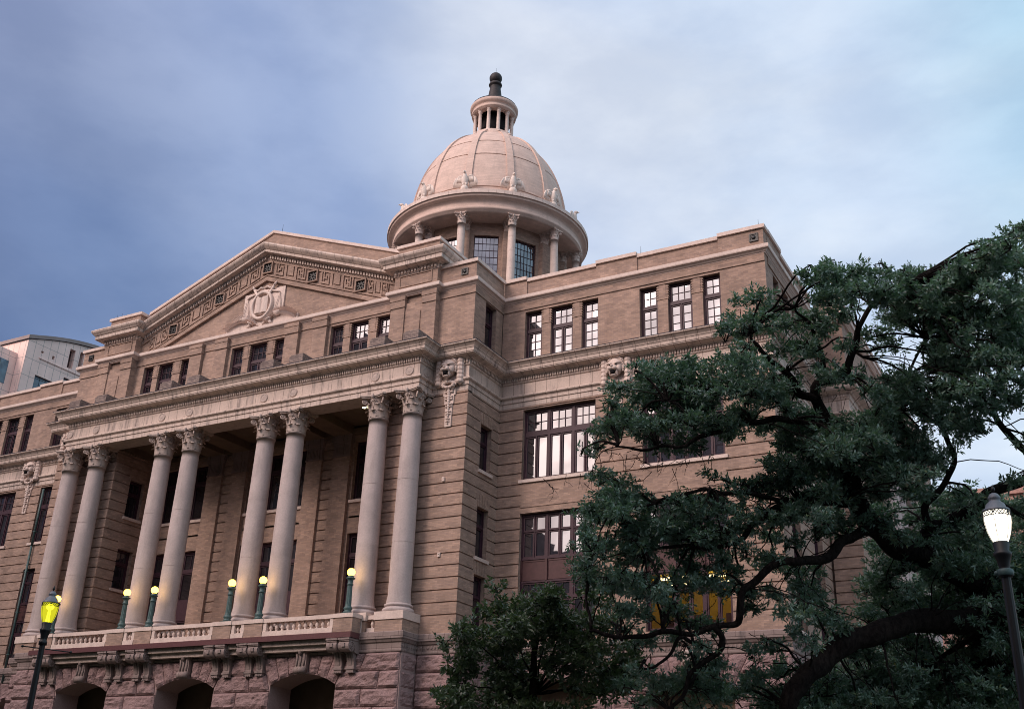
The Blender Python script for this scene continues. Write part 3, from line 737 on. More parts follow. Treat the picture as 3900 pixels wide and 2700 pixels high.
for sg in (1, -1):
    f = (lambda x: x) if sg > 0 else MX
    def span(a, b): a, b = f(a), f(b); return (min(a, b), max(a, b))
    m.box(*span(-30.1, -27.35), 40.72, 41.5, 22.9, 26.5)
    for a, b in ((-30.1, -29.25), (-28.15, -27.35)):
        m.box(*span(a, b), 40.55, 40.721, 22.9, 25.8); m.box(*span(a-.03, b+.03), 40.5, 40.722, 25.8, 26.2); m.box(*span(a-.05, b+.05), 40.47, 40.723, 26.2, 26.46)
    m.box(*span(-29.25, -28.15), 40.62, 40.724, 22.9, 26.0); m.box(*span(-29.12, -28.28), 40.575, 40.622, 22.9, 25.45)
    # block above the string course
    m.box(*span(-30.05, -27.4), 40.62, 43.8, 26.7, 28.9); m.box(*span(-29.98, -27.45), 40.68, 43.6, 28.7, 29.38)
    for a, b, z0, z1 in ((-29.75, -27.72, 27.62, 27.68), (-29.75, -27.72, 27.0, 27.06), (-29.75, -29.69, 27.06, 27.62), (-27.78, -27.72, 27.06, 27.62)):
        m.box(*span(a, b), 40.58, 40.63, z0, z1)
def zr(x, h): return 31.22-.382*abs(x-XC)+h
def slab(mb, x0, x1, h0, h1, y0, y1):
    """piece following the rake (never across the apex)"""
    mb.hexa([(x0, y0, zr(x0, h0)), (x1, y0, zr(x1, h0)), (x1, y1, zr(x1, h0)), (x0, y1, zr(x0, h0)), (x0, y0, zr(x0, h1)), (x1, y0, zr(x1, h1)), (x1, y1, zr(x1, h1)), (x0, y1, zr(x0, h1))])
E0, E1 = MX(-30.05), -30.05
for a, b in ((E0, XC), (XC, E1)):
    slab(m, a, b, -1.40, .3, 41.10, 41.6)
    slab(m, a+(.2 if a == E0 else 0), b-(.2 if b == E1 else 0), .6, 1.76, 41.16, 41.5)
m.prism([(E0, 41.19, 26.7), (E1, 41.19, 26.7), (E1, 41.19, zr(E1, -1.3)), (XC, 41.19, zr(XC, -1.3)), (E0, 41.19, zr(E0, -1.3))], (0, .4, 0))
m.build('attic_wall', BRICK, CH)
pm = MB()
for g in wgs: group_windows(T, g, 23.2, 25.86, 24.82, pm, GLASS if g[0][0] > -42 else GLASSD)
pm.each('window_pier', BRICK, CH)
# raking cornice
def rake(prof, y0):
    mb = MB(); xs = [E0, XC, E1]; k = len(prof)
    vs = [(x, y0-o, zr(x, h)) for x in xs for o, h in prof]
    mb.add(vs, [(i*k+j, (i+1)*k+j, (i+1)*k+j+1, i*k+j+1) for i in range(2) for j in range(k-1)]+[tuple(range(k)), tuple(range(2*k, 3*k))]); return mb
rk = rake([(-.05, -.06), (.04, -.06), (.04, -.02), (.06, .0), (.06, .20), (.16, .22), (.22, .25), (.46, .27), (.5, .29), (.5, .46), (.55, .47), (.60, .52), (.70, .62), (.75, .72), (.73, .80), (.66, .84), (.3, .9), (-.2, .95)], 41.1)
bc = [(-.05, 27.70), (.03, 27.70), (.05, 27.75), (.06, 27.93), (.14, 27.95), (.2, 28.0), (.45, 28.02), (.48, 28.04), (.48, 28.26), (.53, 28.28), (.58, 28.35), (.67, 28.45), (.70, 28.55), (.68, 28.62), (.6, 28.66), (.2, 28.72), (-.05, 28.75)]
for sg in (1, -1):
    p = [(-30.05, 43.6), (-30.05, 40.62), (-27.4, 40.62), (-27.4, 43.8)]
    if sg < 0: p = [(MX(x), y) for x, y in p[::-1]]
    rk.sweep(p, bc)
    d = dentils(p, .05, 27.765, 27.91, .19, .11, .10); rk.join(d)
n = 47
for side in (-1, 1):
    for i in range(n):
        x = XC+side*(.1+(9.1-.1)*(i+.5)/n); slab(rk, x-.055, x+.055, .0, .185, 40.89, 41.05)
rk.build('raking_cornice', CORNM, CH)
cp = MB()
for a, b in ((E0+.2, XC), (XC, E1-.2)): slab(cp, a, b, 1.76, 1.94, 41.06, 41.62)
for sg in (1, -1):
    f = (lambda x: x) if sg > 0 else MX
    a, b = sorted((f(-30.1), f(-27.35))); cp.box(a, b, 40.58, 43.7, 29.38, 29.55)
cp.each('coping', STONEL, CH)
# Greek key band, cut as a grid sheared along the rake; '#' is the sunk line
KEY = ["#.#.#####..#.....#..#####.#.#",
       "#.#.#...#..#.....#..#...#.#.#",
       "#.#.#.#.#..#.....#..#.#.#.#.#",
       "#.#...#.#..#.....#..#.#...#.#",
       "#.#.###.#..#.....#..#.###.#.#",
       "#.###...#..#.....#..#...###.#",
       "#.......#..#######..#.......#",
       "#########...........#########"]
KEY = [r.replace('#', '#') for r in KEY]
fr = MB(); gm = MB(); gs = MB()
H0, H1 = -1.06, -.14; rows = len(KEY); ch = (H1-H0-.12)/rows
grl = [0.0, 3.42, 6.85]
def fret(xa, xb):
    nc = len(KEY[0]); cw = (xb-xa)/nc
    for r, row in enumerate(KEY):
        h1 = H1-.06-r*ch; h0 = h1-ch; c = 0
        while c < nc:
            if row[c] == '#': c += 1; continue
            e = c
            while e < nc and row[e] != '#': e += 1
            a, b = xa+c*cw, xa+e*cw
            if a < XC < b: slab(fr, a, XC, h0, h1, 41.03, 41.105); slab(fr, XC, b, h0, h1, 41.03, 41.105)
            else: slab(fr, a, b, h0, h1, 41.03, 41.105)
            c = e
for sd in (-1, 1):
    for g0, g1 in zip(grl, grl[1:]):
        a, b = XC+sd*(g0+.50), XC+sd*(g1-.46); fret(min(a, b), max(a, b))
    a, b = XC+sd*(grl[-1]+.42), XC+sd*8.75; fret(min(a, b), max(a, b))
for a, b in ((E0, XC), (XC, E1)):
    slab(fr, a, b, H0-.02, H0+.055, 41.03, 41.106); slab(fr, a, b, H1-.055, H1+.08, 41.03, 41.106); slab(fr, a, b, -1.40, H0-.09, 41.03, 41.107)
fr.build('greek_key_band', BRICK, CH)
for g in (-6.85, -3.42, 0, 3.42, 6.85):                           # square vents in the band, a black plate painted for the shade inside
    x = XC+g; hz_ = -.60; z = zr(x, hz_); gq = MB(); hs = .31
    gq.box(x-hs, x+hs, 41.06, 41.112, z-hs, z+hs); v = gq.build('pediment_vent', DARK, CH)
    q = MB()
    for a in range(4):
        c_, s_ = math.cos(a*PI/4), math.sin(a*PI/4); w2 = .035
        q.hexa([(x-c_*.28-s_*w2, 41.03, z-s_*.28+c_*w2), (x+c_*.28-s_*w2, 41.03, z+s_*.28+c_*w2), (x+c_*.28+s_*w2, 41.03, z+s_*.28-c_*w2), (x-c_*.28+s_*w2, 41.03, z-s_*.28-c_*w2)]+
               [(x-c_*.28-s_*w2, 41.055, z-s_*.28+c_*w2), (x+c_*.28-s_*w2, 41.055, z+s_*.28+c_*w2), (x+c_*.28+s_*w2, 41.055, z+s_*.28-c_*w2), (x-c_*.28+s_*w2, 41.055, z-s_*.28-c_*w2)])
    q.build('grille', IRON, v)
    e = MB(); 
    for a_, b_, c_, d_ in ((-hs-.05, -hs+.02, -hs-.05, hs+.05), (hs-.02, hs+.05, -hs-.05, hs+.05), (-hs+.02, hs-.02, hs-.02, hs+.05), (-hs+.02, hs-.02, -hs-.05, -hs+.02)): e.box(x+a_, x+b_, 40.96, 41.09, z+c_, z+d_)
    e.build('vent_frame', BRICK, v)
# brick stools standing on the main cornice above each column
COLX = [XC+o for o in (-11.85, -9.78, -4.62, -2.58, 2.58, 4.62, 9.72, 11.7)]
COLX = [-51.5, -49.35, -44.2, -42.15, -36.93, -34.98, -29.85, -27.85]
for x in COLX:
    b = MB(); b.box(x-.45, x+.45, 39.3, 40.4, 22.9, 23.62); b.box(x-.40, x+.40, 39.36, 40.4, 23.62, 23.72); b.build('brick_stool', BRICKD, CH)

# ---------------------------------------------------------------- pediment relief: book in a ring, scales, palms
sl_ = MB(); X0 = -39.5; Y0 = 41.10
def rp(u, v): return (X0+u, v+26.9)
sl_.prism([(X0+u, Y0, 26.86+v) for u, v in ((-2.55, 0), (2.65, 0), (2.65, .42), (2.2, .42), (2.2, .75), (1.5, .8), (1.5, 2.35), (.25, 2.35), (.25, 2.5), (-.2, 2.5), (-.2, 2.3), (-1.45, 2.3), (-1.45, .8), (-2.1, .75), (-2.1, .42), (-2.55, .42))], (0, .1, 0))
rel = sl_.build('pediment_relief', STONEL, CH)
rg = MB(); n = 32; zc = 28.22
pr = [(.80, .02), (.80, -.16), (.84, -.2), (.96, -.2), (1.0, -.16), (1.0, .02)]
vs = [(X0+r*.78*math.sin(2*PI*i/n), Y0+d, zc+r*.92*math.cos(2*PI*i/n)) for i in range(n) for r, d in pr]
k = len(pr); rg.add(vs, [(i*k+j, ((i+1) % n)*k+j, ((i+1) % n)*k+j+1, i*k+j+1) for i in range(n) for j in range(k-1)], True); rg.build('ring', STONEL, rel)
bk = MB()
for s_ in (-1, 1):
    prof = [(0, -.16), (.08, -.22), (.22, -.24), (.36, -.21), (.45, -.17)]
    for (u0, d0), (u1, d1) in zip(prof, prof[1:]):
        bk.hexa([(X0+s_*u0, Y0+d0, zc-.5), (X0+s_*u1, Y0+d1, zc-.5), (X0+s_*u1, Y0, zc-.5), (X0+s_*u0, Y0, zc-.5), (X0+s_*u0, Y0+d0, zc+.48), (X0+s_*u1, Y0+d1, zc+.48), (X0+s_*u1, Y0, zc+.48), (X0+s_*u0, Y0, zc+.48)])
    bk.box(X0+s_*.02, X0+s_*.50, Y0-.14, Y0, zc-.56, zc-.503)
bk.build('open_book', STONEL, rel)
sc = MB()
for s_ in (-1, 1):
    a = R(33); dx, dz = math.sin(a)*s_, math.cos(a)                    # crossed sword and torch
    for t0, t1, r0, r1 in ((-1.55, -1.25, .10, .10), (-1.25, -1.2, .22, .22), (-1.2, 1.35, .075, .075), (1.35, 1.62, .10, .03)):
        if abs(t0) < .9 and False: continue
        sc.tube([(X0+dx*t0, Y0-.09, zc+dz*t0), (X0+dx*t1, Y0-.09, zc+dz*t1)], [r0, r1], 8)
    for u in (.98, 1.32):
        pass
    px = X0+s_*1.18; pz = zc-.62
    sc.lathe([(.33, .0), (.33, -.03), (.28, -.12), (.18, -.2), (.05, -.25), (0, -.255)], (px, Y0-.06, pz), 16, sy=.5); sc.lathe([(0, .012), (.34, .012), (.34, -.02)], (px, Y0-.06, pz), 16, sy=.5)
    for q in (-.27, .27): sc.tube([(px+q, Y0-.08, pz), (px, Y0-.06, zc+.62)], .022, 6)
    sc.tube([(px, Y0-.06, zc+.60), (px-s_*.1, Y0-.06, zc+.72), (X0, Y0-.06, zc+.98)], .05, 7)
    # ribbon
    sc.tube([(X0, Y0-.06, zc+1.08), (X0+s_*.25, Y0-.1, zc+1.16), (X0+s_*.45, Y0-.06, zc+1.03), (X0+s_*.65, Y0-.1, zc+1.1)], [.08, .06, .07, .03], 7)
sc.build('scales', STONEL, rel)
pf = MB()
for s_ in (-1, 1):
    P0, P1, P2 = Vector((.15, 0, 27.0)), Vector((1.25, 0, 28.0)), Vector((2.55, 0, 27.12))
    sp = []
    for i in range(27):
        t = i/26; p = P0*(1-t)**2+P1*2*t*(1-t)+P2*t*t; sp.append(Vector((X0+s_*p.x, Y0-.05, p.z)))
    pf.tube(sp, .035, 6)
    for i in range(2, 26):
        tg = (sp[i+1]-sp[i-1]).normalized() if i < 26 else Vector((s_, 0, 0)); nr = Vector((-tg.z, 0, tg.x))
        for u in (-1, 1):
            L = (.50 if u*nr.z > 0 else .34)*(1-.4*abs(i/26-.45)); tip = sp[i]+(nr*u*.8+tg*.75).normalized()*L
            if tip.z < 26.90: tip.z = 26.90
            sd = tg*.045; pf.add([sp[i]-sd+Vector((0, .03, 0)), sp[i]+sd+Vector((0, .03, 0)), tip+Vector((0, -.10, 0)), sp[i]+Vector((0, -.16, 0))], [(0, 1, 3), (1, 2, 3), (2, 0, 3), (0, 2, 1)])
pf.build('palm_frond', STONEL, rel)

# ---------------------------------------------------------------- Corinthian columns
def capital(r, h):
    """neck radius r, height h, base at z = 0; front looks along -Y"""
    m = MB(); k = r
    m.lathe([(.98*k, 0), (1.07*k, .015*h), (1.10*k, .035*h), (1.07*k, .055*h), (.97*k, .07*h), (.93*k, .3*h), (.95*k, .55*h), (1.04*k, .75*h), (1.18*k, .86*h), (1.2*k, .885*h)], n=24)
    def leaf(a, z0, z1, wd, r0, rt, curl):
        ca, sa = math.cos(a), math.sin(a); M = 7; vs = []
        for i in range(M+1):
            t = i/M
            if t < .72: rr = r0+(rt-r0)*.35*(t/.72)**2; z = z0+(z1-z0)*t/.72*.95
            else:
                q = (t-.72)/.28*PI*.95; rr = r0+(rt-r0)*.35+curl*(1-math.cos(q))*.5*1.7; z = z0+(z1-z0)*.95+curl*.55*math.sin(q)-(curl*.55*(1-math.cos(q))*.5)
            w_ = wd*(.80+.32*math.sin(PI*min(1, t*1.05)))*(1-.55*max(0, t-.7)/.3)
            sc_ = .14*wd*(1 if i % 2 else -.2)
            for s_, o in ((-1, -.02*k), (-.45, .02*k), (0, .05*k), (.45, .02*k), (1, -.02*k)):
                ww = (w_+sc_)*s_ if abs(s_) == 1 else w_*s_
                R_r = rr+o; vs.append((R_r*ca-ww*sa, R_r*sa+ww*ca, z))
        m.add(vs, [(i*5+j, i*5+j+1, (i+1)*5+j+1, (i+1)*5+j) for i in range(M) for j in range(4)], True)
    for i in range(8): leaf(2*PI*i/8, .07*h, .36*h, .35*k, 1.02*k, 1.25*k, .22*k)
    for i in range(8): leaf(2*PI*(i+.5)/8, .10*h, .62*h, .32*k, 1.02*k, 1.34*k, .26*k)
    for i in range(4):                                                   # corner volutes under the abacus tips
        a = PI/4+i*PI/2; ca, sa = math.cos(a), math.sin(a); cr = 1.68*k; cz = .755*h; pts = []; rad = []
        for j in range(23):
            t = j/22; q = PI*.5+t*2*PI*1.55; rr = .30*k*(1-.72*t); pts.append(((cr+rr*math.cos(q))*ca, (cr+rr*math.cos(q))*sa, cz+rr*math.sin(q)*1.0)); rad.append(.085*k*(1-.45*t))
        st = [((.98*k+(cr-.98*k)*t)*ca, (.98*k+(cr-.98*k)*t)*sa, .5*h+(cz+.30*k-.5*h)*math.sin(t*PI/2)) for t in (0, .3, .6, .85)]
        m.tube(st+pts, [.05*k, .065*k, .075*k, .085*k]+rad, 7)
        m.ball((cr*ca, cr*sa, cz), (.11*k,)*3, 8, 6)
        leaf(a, .35*h, .66*h, .2*k, 1.08*k, 1.7*k, .16*k)
    for i in range(4):                                                   # inner scrolls and flower of each face
        a = i*PI/2; ca, sa = math.cos(a), math.sin(a)
        for s_ in (-1, 1):
            pts = []; 
            for j in range(15):
                t = j/14; q = PI*.5+s_*t*2*PI*1.25; rr = .15*k*(1-.7*t); u = s_*.19*k+rr*math.cos(q); pts.append((1.26*k*ca-u*sa, 1.26*k*sa+u*ca, .765*h+rr*math.sin(q)))
            m.tube([(1.0*k*ca-s_*.42*k*sa, 1.0*k*sa+s_*.42*k*ca, .5*h)]+pts, [.045*k]*16, 6)
        m.ball((1.42*k*ca, 1.42*k*sa, .935*h), (.15*k, .15*k, .12*h), 9, 6)
        leaf(a, .55*h, .80*h, .10*k, 1.12*k, 1.2*k, .05*k)
    def abac(z0, z1, hd, mid):
        poly = []
        for i in range(4):
            a0 = PI/4+i*PI/2; a1 = a0+PI/2; w_ = .16*k
            c0 = Vector((hd*math.cos(a0), hd*math.sin(a0))); t0 = Vector((-math.sin(a0), math.cos(a0))); c1 = Vector((hd*math.cos(a1), hd*math.sin(a1))); t1 = Vector((-math.sin(a1), math.cos(a1)))
            A = c0+t0*w_; B = c1-t1*w_; am = (a0+a1)/2; Mv = Vector((mid*math.cos(am), mid*math.sin(am)))
            Cc = 2*Mv-(A+B)/2
            poly += [A*(1-t)**2+Cc*2*t*(1-t)+B*t*t for t in [j/8 for j in range(9)]]
        m.prism([(p.x, p.y, z0) for p in poly], (0, 0, z1-z0))
    abac(.885*h, .935*h, 2.02*k, 1.22*k); abac(.935*h, 1.0*h, 2.22*k, 1.34*k)
    return m
def shaft(rb, rt, h, joints=()):
    pr = []; n = 24
    for i in range(n+1):
        t = i/n; r = rb-(rb-rt)*(max(0, t-.25)/.75)**1.5 if t > .25 else rb
        pr.append((r, h*t))
    for jz in joints:
        pass
    out = []
    for (r, z) in pr:
        out.append((r, z))
    for jz in joints:
        r = rb-(rb-rt)*(max(0, jz/h-.25)/.75)**1.5
        out += [(r, jz-.05), (r, jz-.011), (r, jz-.010), (r-.012, jz-.006), (r-.012, jz+.006), (r, jz+.010), (r, jz+.011), (r, jz+.05)]
    out.sort(key=lambda q: q[1])
    return MB().lathe([(rb+.05, 0), (rb+.05, .06)]+[o for o in out if o[1] > .12]+[(rt+.03, h-.05), (rt+.04, h)], n=32)
def colbase(r, h):
    return MB().lathe([(0, 0), (r*1.30, 0), (r*1.36, .12*h), (r*1.36, .30*h), (r*1.30, .42*h), (r*1.2, .45*h), (r*1.12, .55*h), (r*1.12, .62*h), (r*1.2, .66*h), (r*1.23, .76*h), (r*1.2, .88*h), (r*1.1, .92*h), (r*1.05, h), (0, h)], n=32)
CB, CT = 10.1, 20.655
sh_me = shaft(.515, .45, 19.47-10.5, (2.75, 5.7)).mesh('column', STONEC); cb_me = colbase(.53, .41).mesh('column_base', STONEC); cc_me = capital(.462, 20.65-19.46).mesh('capital', STONED)
for x in COLX:
    c = inst('column', sh_me, (x, 40, 10.5), CH)
    inst('base', cb_me, (x, 40, 10.1), c); inst('capital', cc_me, (x, 40, 19.462), c)
    pd = MB(); pd.box(x-.73, x+.73, 39.32, 40.62, 9.19, 9.74); p_ = pd.build('pedestal', BRICK, CH)
    pk = MB(); pk.box(x-.78, x+.78, 39.27, 40.64, 9.742, 10.1); pk.build('pedestal_cap', STONEL, p_)
# round bosses on the frieze, one above each column
for x in COLX+[None]:
    b = MB(); pr = [(.245, .02), (.245, -.03), (.22, -.05), (.19, -.05), (.17, -.035), (0, -.06)]
    n = 20; vs = []
    for r, d in pr:
        for i in range(n):
            a = 2*PI*i/n; vs.append((x+r*math.cos(a), 39.45+d, 21.60+r*math.sin(a)) if x else (-27.25-d, 40.0+r*math.cos(a), 21.60+r*math.sin(a)))
    b.add(vs, [(j*n+i, j*n+(i+1) % n, (j+1)*n+(i+1) % n, (j+1)*n+i) for j in range(len(pr)-1) for i in range(n)], False); b.build('frieze_boss', STONED, CH)

# ---------------------------------------------------------------- balcony
BX0, BX1 = -50.0, -29.25
rb_ = MB(); rb_.box(BX0, BX1, 38.52, 39.38, 8.93, 9.17)
for i in range(30):
    pass
rb_.build('balcony_slab', REDG, CH)
bu = MB(); bu.box(BX0+.15, BX1-.15, 38.75, 39.35, 8.72, 8.928); bu.box(BX0+.3, BX1-.3, 38.95, 39.3, 8.5, 8.72); bu.build('balcony_soffit', STONED, CH)
BLK = [(-49.62, -48.5), (-44.49, -43.33), (-42.55, -41.42), (-37.41, -36.29), (-35.47, -34.38), (-30.31, -29.27)]
bl = MB(); cap_ = MB()
for a, b in BLK:
    bl.box(a, b, 38.60, 39.2, 9.172, 9.80); cap_.box(a-.03, b+.03, 38.56, 39.26, 9.802, 9.985)
bks = bl.each('balustrade_block', BRICK, CH); cap_.each('block_cap', STONEL, bks[0]); ba_ = CH
ra = MB(); bp_me = MB().lathe([(.075, 0), (.075, .05), (.045, .06), (.06, .10), (.095, .17), (.085, .22), (.05, .30), (.045, .33), (.075, .345), (.075, .40), (.0, .40)], n=10).mesh('baluster', STONEL)
for (a0, b0), (a1, b1) in zip(BLK, BLK[1:]):
    p, q = b0+.032, a1-.032
    ra.box(p, q, 38.60, 39.0, 9.80, 9.975); ra.box(p, q, 38.60, 39.0, 9.174, 9.40); ra.box(p, p+.18, 38.63, 38.97, 9.4, 9.8); ra.box(q-.18, q, 38.63, 38.97, 9.4, 9.8)
    n = max(2, round((q-p-.36)/.325))
    for i in range(n): inst('baluster', bp_me, (p+.18+(q-p-.36)*(i+.5)/n, 38.8, 9.4), ba_)
for a, b in ((-29.05, -28.64), (-50.75, -50.3)):
    ra.box(a, b, 39.4, 39.7, 9.80, 9.975); ra.box(a, b, 39.4, 39.7, 9.25, 9.42); inst('baluster', bp_me, ((a+b)/2, 39.55, 9.41), ba_)
for xx, sx in ((-29.27, 1), (-49.62, -1)):
    ra.box(xx-.3*sx if sx > 0 else xx, xx if sx > 0 else xx+.3, 39.265, 39.32, 9.174, 9.97)
ra.each('balustrade_rail', STONEL, CH)
# scroll corbels under the balcony
def corbel():
    m = MB(); P = []
    for i in range(26):                                                 # scroll profile in (y, z): front volute on top, curve down to the wall
        t = i/25; P.append((t,))
    top = [(-.80, 1.33), (-.80, 1.24)]
    c = (-.58, 1.06); r = .24
    arc = [(c[0]+r*math.cos(a), c[1]+r*math.sin(a)) for a in [R(130+k*15) for k in range(17)]]
    tail = [(-.33, .82), (-.26, .62), (-.2, .45), (-.18, .30), (-.2, .22), (-.2, .02), (0, .02)]
    m.prism([(-.28, y, z) for y, z in [(0, 1.33)]+top+[(-.72, 1.24)]+arc+[(-.33, .82), (0, .74)]], (.56, 0, 0))
    m.prism([(-.19, y, z) for y, z in [(0, .9), (-.40, .9)]+tail], (.38, 0, 0))
    m.prism([(-.07, y-.02, z) for y, z in [(0, .8), (-.36, .8)]+tail[:4]+[(0, .3)]], (.14, 0, 0))
    m.prism([(-.31, y, z) for y, z in [(0, 1.38), (-.84, 1.38), (-.84, 1.30), (0, 1.30)]], (.62, 0, 0))
    m.box(-.24, .24, -.24, 0, .12, .2)
    for k in range(4): m.box(-.2+k*.11, -.2+k*.11+.07, -.22, -.02, -.02, .03)
    for sx in (-1, 1):
        pts = []
        for j in range(20):
            t = j/19; q = t*2*PI*1.7; rr = .19*(1-.8*t); pts.append((sx*.275, c[0]+rr*math.cos(q), c[1]+rr*math.sin(q)))
        m.tube(pts, .03, 6); m.ball((sx*.27, c[0], c[1]), (.05, .06, .06), 8, 6)
    m.box(-.08, .08, -.86, -.6, 1.0, 1.16)
    return m
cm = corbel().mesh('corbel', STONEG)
for x in (-49.35, -48.65, -44.53, -43.83, -42.59, -41.92, -37.45, -36.75, -35.42, -34.75, -30.26, -29.6): inst('corbel', cm, (x, 39.36, 7.53), CH)
def console():                                                           # keystone console over each arch
    m = MB(); m.prism([(-.30, y, z) for y, z in [(0, 0), (-.22, 0), (-.30, .1), (-.30, .22), (-.22, .32), (-.2, .6), (-.24, .85), (-.34, 1.0), (-.36, 1.18), (-.3, 1.28), (0, 1.28)]], (.60, 0, 0))
    for x in (-.2, 0, .2): m.tube([(x, -.235, .34), (x, -.215, .6), (x, -.26, .86)], .045, 6)
    m.tube([(-.31, -.2, .16), (.31, -.2, .16)], .15, 10); m.tube([(-.31, -.24, 1.12), (.31, -.24, 1.12)], .14, 10); m.ball((0, -.33, .95), (.11, .09, .16), 8, 6)
    return m
km = console().mesh('keystone', STONEG)
for a in ARCH: inst('keystone', km, (a, 39.36, 7.55), CH)
def facestone():                                                        # carved head keystone on the wings
    m = MB(); m.box(-.28, .28, -.16, 0, 0, 1.0); m.ball((0, -.2, .62), (.2, .2, .28), 12, 8); m.ball((0, -.4, .6), (.04, .06, .08), 8, 6); m.ball((0, -.22, .86), (.24, .2, .14), 10, 6); m.tube([(-.2, -.2, .14), (.2, -.2, .14)], .1, 8)
    for s_ in (-1, 1): m.ball((s_*.08, -.38, .68), (.045, .03, .025), 8, 6); m.ball((s_*.22, -.18, .6), (.05, .12, .26), 8, 6)
    m.tube([(-.07, -.385, .5), (.07, -.385, .5)], .02, 6)
    return m
fm_ = facestone().mesh('keystone', STONED)
for a in RARCH+LARCH: inst('keystone', fm_, (a, 43.71, 7.55), CH)

# ---------------------------------------------------------------- lion masks on the frieze with a hanging drop
def lion():
    m = MB()
    m.box(-.62, .62, -.04, .1, .0, 1.28)
    m.ball((0, -.22, .74), (.40, .30, .46), 16, 12)                       # skull
    m.ball((0, -.46, .60), (.20, .22, .16), 12, 8)                        # muzzle
    m.ball((0, -.66, .66), (.085, .06, .055), 8, 6)                       # nose
    for s_ in (-1, 1):
        m.ball((s_*.11, -.60, .55), (.12, .10, .09), 10, 7)               # whisker pads
        m.tube([(s_*.06, -.52, .80), (s_*.20, -.50, .86), (s_*.34, -.36, .88)], [.055, .065, .05], 8)               # brows
        m.ball((s_*.24, -.36, .60), (.14, .16, .2), 10, 7)                # cheeks
        m.ball((s_*.34, -.2, 1.08), (.1, .09, .12), 8, 6)                 # ears
        for k in range(6):                                                # leaf garlands hanging either side
            z = 1.22-k*.21
            m.lathe([(.15, -.02), (.20, .05), (.18, .2), (.13, .24)], (s_*.60, -.10, z-.24), 9, sy=1.0, sm=False)
        m.ball((s_*.60, -.10, -.06), (.13, .13, .09), 9, 6)
    m.ball((0, -.40, .245), (.17, .15, .07), 10, 6)                       # lower jaw
    m.ball((0, -.46, .33), (.09, .1, .05), 8, 6)                          # tongue
    for s_ in (-1, 1): m.ball((s_*.17, -.42, .38), (.05, .12, .18), 8, 6)
    rr = random.Random(5)
    for k in range(26):                                                   # mane
        a = R(-115+k*230/25)+PI/2; p = Vector((.40*math.cos(a), -.12, .72+.48*math.sin(a))); q = Vector((.53*math.cos(a+rr.uniform(-.15, .15)), -.16, .70+.64*math.sin(a+rr.uniform(-.15, .15))))
        m.tube([p+Vector((0, -.12, 0)), (p+q)/2+Vector((0, -.16, 0)), q], [.075, .06, .015], 6)
    for k in range(10):                                                   # wreath of fruit and scrolls below
        a = 2*PI*k/10; m.ball((.30*math.cos(a), -.16, .0-.10+.14*math.sin(a)), (.12, .11, .09), 8, 6)
    for s_ in (-1, 1):
        pts = [(s_*(.36+.15*(1-t)*math.cos(t*9)), -.15, -.08+.15*(1-t)*math.sin(t*9)) for t in [j/13 for j in range(14)]]; m.tube(pts, .05, 6)
    for z0, z1, w0, w1 in ((-.25, -.62, .34, .34), (-.62, -1.05, .27, .25), (-1.05, -2.2, .2, .17)):
        m.hexa([(-w1, -.045, z1), (w1, -.045, z1), (w1, .02, z1), (-w1, .02, z1), (-w0, -.045, z0), (w0, -.045, z0), (w0, .02, z0), (-w0, .02, z0)])
    z = -.3
    for k in range(15):                                                   # drop of leaves, flowers and husks
        s = max(.05, .13-.0058*k)
        m.ball((0, -.09, z), (s*.8, s*.7, s), 8, 6)
        if k % 3 != 2:
            for s_ in (-1, 1): m.ball((s_*s*1.35, -.08, z-.02), (s*.75, s*.5, s*.5), 7, 5)
        z -= .125
    return m
lm = lion().mesh('lion_mask', STONEL)
mz = MB(); mz.ball((0, -.53, .40), (.13, .09, .115), 10, 7)  # dark balls put the shade of mouth and eye sockets into colour
for s_ in (-1, 1): mz.ball((s_*.155, -.515, .775), (.062, .04, .028), 8, 5)
mz_me = mz.mesh('mouth_eye_shade', DARK)
for x, y in ((-26.23, PVY-.02), (MX(-26.23), PVY-.02), (-18.85, RWY-.02), (MX(-18.85), RWY-.02)):
    l = inst('lion_mask', lm, (x, y, 21.08), CH); inst('mouth_eye_shade', mz_me, (x, y, 21.08), l)
for z in (16.3, 12.75):                                                   # little sensor boxes on the pavilion brick
    m = MB(); m.box(-26.36, -26.22, 40.58, 40.66, z-.1, z+.1); m.ball((-26.29, 40.575, z+.03), .03, 8, 6); m.build('sensor_box', STONEL, CH)
# rain pipe on the left wing
m = MB(); m.tube([(-58.45, 43.66, 16.6), (-58.45, 43.66, 8.4)], .07, 8); m.tube([(-58.45, 43.66, 20.3), (-58.45, 43.66, 16.6)], .07, 8)
for z in (10, 12.5, 15, 17.5): m.box(-58.56, -58.34, 43.60, 43.80, z, z+.06)
m.build('rain_pipe', VERDI, CH)
# lightning rods
for x, y, z in ((-11.62, 43.9, 27.9), (-17.6, 43.95, 27.9), (XC+.45, 41.3, 33.12), (MX(-27.6), 40.9, 29.54), (-50.9, 40.9, 29.54), (-28.0, 41.0, 29.54)):
    m = MB(); m.tube([(x, y, z), (x, y, z+.42)], [.014, .006], 6); m.build('lightning_rod', IRON, CH)

